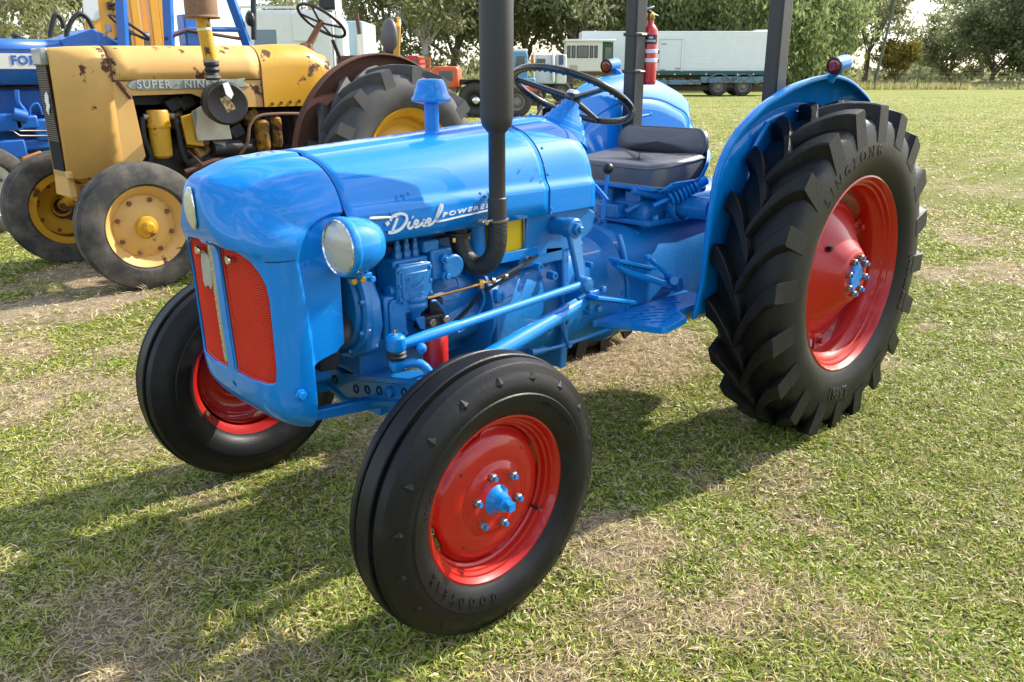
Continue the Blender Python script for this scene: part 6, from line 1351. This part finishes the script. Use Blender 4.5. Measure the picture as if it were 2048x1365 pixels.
# grass: every blade a bent sliver in one mesh, its colour carried by a point attribute
def grass_mat():
    m = bpy.data.materials.new('grass_blades'); m.use_nodes = True; t = m.node_tree; b = t.nodes['Principled BSDF']; l = t.links.new
    b.inputs['Roughness'].default_value = .5; b.inputs['Specular IOR Level'].default_value = .3
    a = N(t,'ShaderNodeAttribute', attribute_name='blade_colour'); l(a.outputs['Color'], b.inputs['Base Color'])
    tl = N(t,'ShaderNodeBsdfTranslucent'); l(a.outputs['Color'], tl.inputs['Color']); ms = N(t,'ShaderNodeMixShader'); ms.inputs[0].default_value = .3
    l(b.outputs[0], ms.inputs[1]); l(tl.outputs[0], ms.inputs[2]); l(ms.outputs[0], t.nodes['Material Output'].inputs['Surface'])
    return m
r_ = np.random.default_rng(5)
GV, GC = [], []
def blades(nclump, per, dmin, dmax, power, rad, hgt, wid, mode):
    """mode 0 turf, 1 broad flat leaves, 2 flattened straw, 3 wispy tall tufts"""
    d = dmin+(dmax-dmin)*r_.random(nclump)**power; px = r_.uniform(-150, 2200, nclump)
    lat = (px-1024)/FPX*(d*CP+1.374*math.sin(PITCH)); x = CAM[0]+fh[0]*d+rt[0]*lat; y = CAM[1]+fh[1]*d+rt[1]*lat
    dr_ = dryness(x, y); lush = n2(x+40,y,.42); tall = n1(x-20,y+8,.60)*.6+n2(x+3,y+31,1.7)*.4
    if mode == 0: keep = r_.random(nclump) < 1-.93*dr_
    elif mode == 1: keep = (r_.random(nclump) < 1-dr_*1.1) & (lush > .52)
    elif mode == 2: keep = r_.random(nclump) < .08+.92*dr_
    else: keep = (tall > .66) & (r_.random(nclump) < .9-.5*dr_)
    x, y, dr_, d = x[keep], y[keep], dr_[keep], d[keep]; n = len(x)*per
    x, y, dr_, d = (np.repeat(q, per) for q in (x, y, dr_, d)); far = np.clip(d/3.0, 1, 4.5)**.75
    a = r_.uniform(0, 2*np.pi, n); rr = np.abs(r_.normal(size=n))*rad*far
    lay = {0:.95,1:1.2,2:1.42,3:.5}[mode]; e = np.clip(lay+r_.normal(size=n)*.32, .05, 1.5); ln = hgt*r_.uniform(.5,1.4,n)*far**.6
    a2 = a+r_.normal(size=n)*(.6 if mode != 2 else 3)
    bx, by = x+np.cos(a)*rr, y+np.sin(a)*rr
    nf = np.clip(1-np.maximum(0, np.maximum(np.abs(bx-.5)-3.5, np.abs(by+.5)-4))/3, 0, 1); bz = bumps(bx,by)*nf-.006+(r_.uniform(0,.016,n) if mode == 2 else 0)
    ca, sa, se, ce = np.cos(a2), np.sin(a2), np.sin(e), np.cos(e); w_ = wid*r_.uniform(.6,1.4,n)*far
    tw = r_.uniform(-.9,.9,n)
    sx, sy, sz = -sa*w_*np.cos(tw), ca*w_*np.cos(tw), w_*np.sin(tw)
    P = np.stack([bx,by,bz],1); D_ = np.stack([ca*se,sa*se,ce],1)*ln[:,None]; Sd = np.stack([sx,sy,sz],1); Bn = np.stack([ca*.30,sa*.30,-.30+0*ca],1)*ln[:,None]
    m1 = P+D_*.5+Bn*.2; m2 = P+D_+Bn; m2[:,2] = np.maximum(m2[:,2], bz+.003)
    GV.append(np.stack([P, m1+Sd, m2, m1-Sd],1))
    g = r_.random((n,1)); pick = r_.random(n) < np.clip(.20+.78*dr_, 0, .95) if mode != 2 else r_.random(n) < .93
    gl = np.array([[.15,.235,.022]])*(1-g)+np.array([[.55,.56,.11]])*g; gl[:,0] += .05*dr_
    if mode == 1: gl *= np.array([[.78,.92,.8]])
    st = np.array([[.40,.30,.17]])*(1-g)+np.array([[.80,.67,.43]])*g
    col = np.where(pick[:,None], st, gl); rd_ = r_.random(n) < .012; col[rd_] = (.30,.11,.04)
    GC.append(np.repeat(np.c_[col, np.ones(n)][:,None,:], 4, axis=1))
blades(27000, 14, .75, 4.4, .95, .017, .026, .0020, 0)
blades(14000, 9, .75, 4.4, .95, .020, .026, .0038, 1)
blades(20000, 10, .75, 4.4, .95, .030, .034, .0010, 2)
blades(2600, 12, .80, 4.6, .90, .013, .060, .0013, 3)
blades(24000, 8, 4.2, 9.0, .8, .020, .030, .0025, 0)
blades(6000, 6, 4.2, 9.0, .8, .022, .032, .0038, 1)
blades(10000, 7, 4.2, 9.0, .8, .035, .040, .0012, 2)
blades(2000, 9, 4.2, 9.0, .8, .016, .060, .0015, 3)
blades(15000, 7, 8.8, 26.0, .8, .030, .028, .0028, 0)
blades(7000, 6, 8.8, 26.0, .8, .034, .034, .0016, 2)
blades(9000, 6, 24.0, 48.0, .85, .050, .045, .0030, 0)
blades(5000, 6, 24.0, 48.0, .85, .050, .045, .0022, 2)
gv = np.concatenate(GV).reshape(-1,3).astype(np.float32); gc = np.concatenate(GC).reshape(-1,4).astype(np.float32); nb = len(gv)//4
pm = bpy.data.meshes.new('grass'); pm.vertices.add(len(gv)); pm.vertices.foreach_set('co', gv.ravel()); pm.loops.add(len(gv)); pm.loops.foreach_set('vertex_index', np.arange(len(gv), dtype=np.int32)); pm.polygons.add(nb); pm.polygons.foreach_set('loop_start', np.arange(0, len(gv), 4, dtype=np.int32))
ca_ = pm.attributes.new('blade_colour','FLOAT_COLOR','POINT'); ca_.data.foreach_set('color', gc.ravel()); pm.update(calc_edges=True); pm.validate()
pm.materials.append(grass_mat()); go = bpy.data.objects.new('grass', pm); C.objects.link(go); go['kind'] = 'stuff'; tag(go, 'short mown green grass and straw covering the near ground', 'grass')
print('blades', nb)
# rank grass along the far fence, one mass
r2 = np.random.default_rng(9); n = 16000; d = r2.uniform(66.5,80,n); px = r2.uniform(1250,2150,n); lat = (px-1024)/FPX*d*CP
bx_, by_ = CAM[0]+fh[0]*d+rt[0]*lat, CAM[1]+fh[1]*d+rt[1]*lat; hh = r2.uniform(.15,.48,n)*(.5+n1(bx_,by_,3.)); ww = r2.uniform(.03,.08,n); an = r2.uniform(0,6.28,n); lx, ly = r2.normal(size=n)*.15, r2.normal(size=n)*.15
q = np.stack([np.stack([bx_-np.cos(an)*ww,by_-np.sin(an)*ww,0*hh],1), np.stack([bx_+np.cos(an)*ww,by_+np.sin(an)*ww,0*hh],1), np.stack([bx_+lx,by_+ly,hh],1)],1).reshape(-1,3)
me = bpy.data.meshes.new('rank_grass'); me.from_pydata(q.tolist(), [], np.arange(3*n).reshape(n,3).tolist()); me.update()
rg = link('rank_grass', me, leaf_mat('rank_grass_blades', (.24,.25,.08), (.52,.48,.24), .5), None, smooth=0); rg['kind'] = 'stuff'; tag(rg, 'tall dry grass growing along the far fence', 'grass')
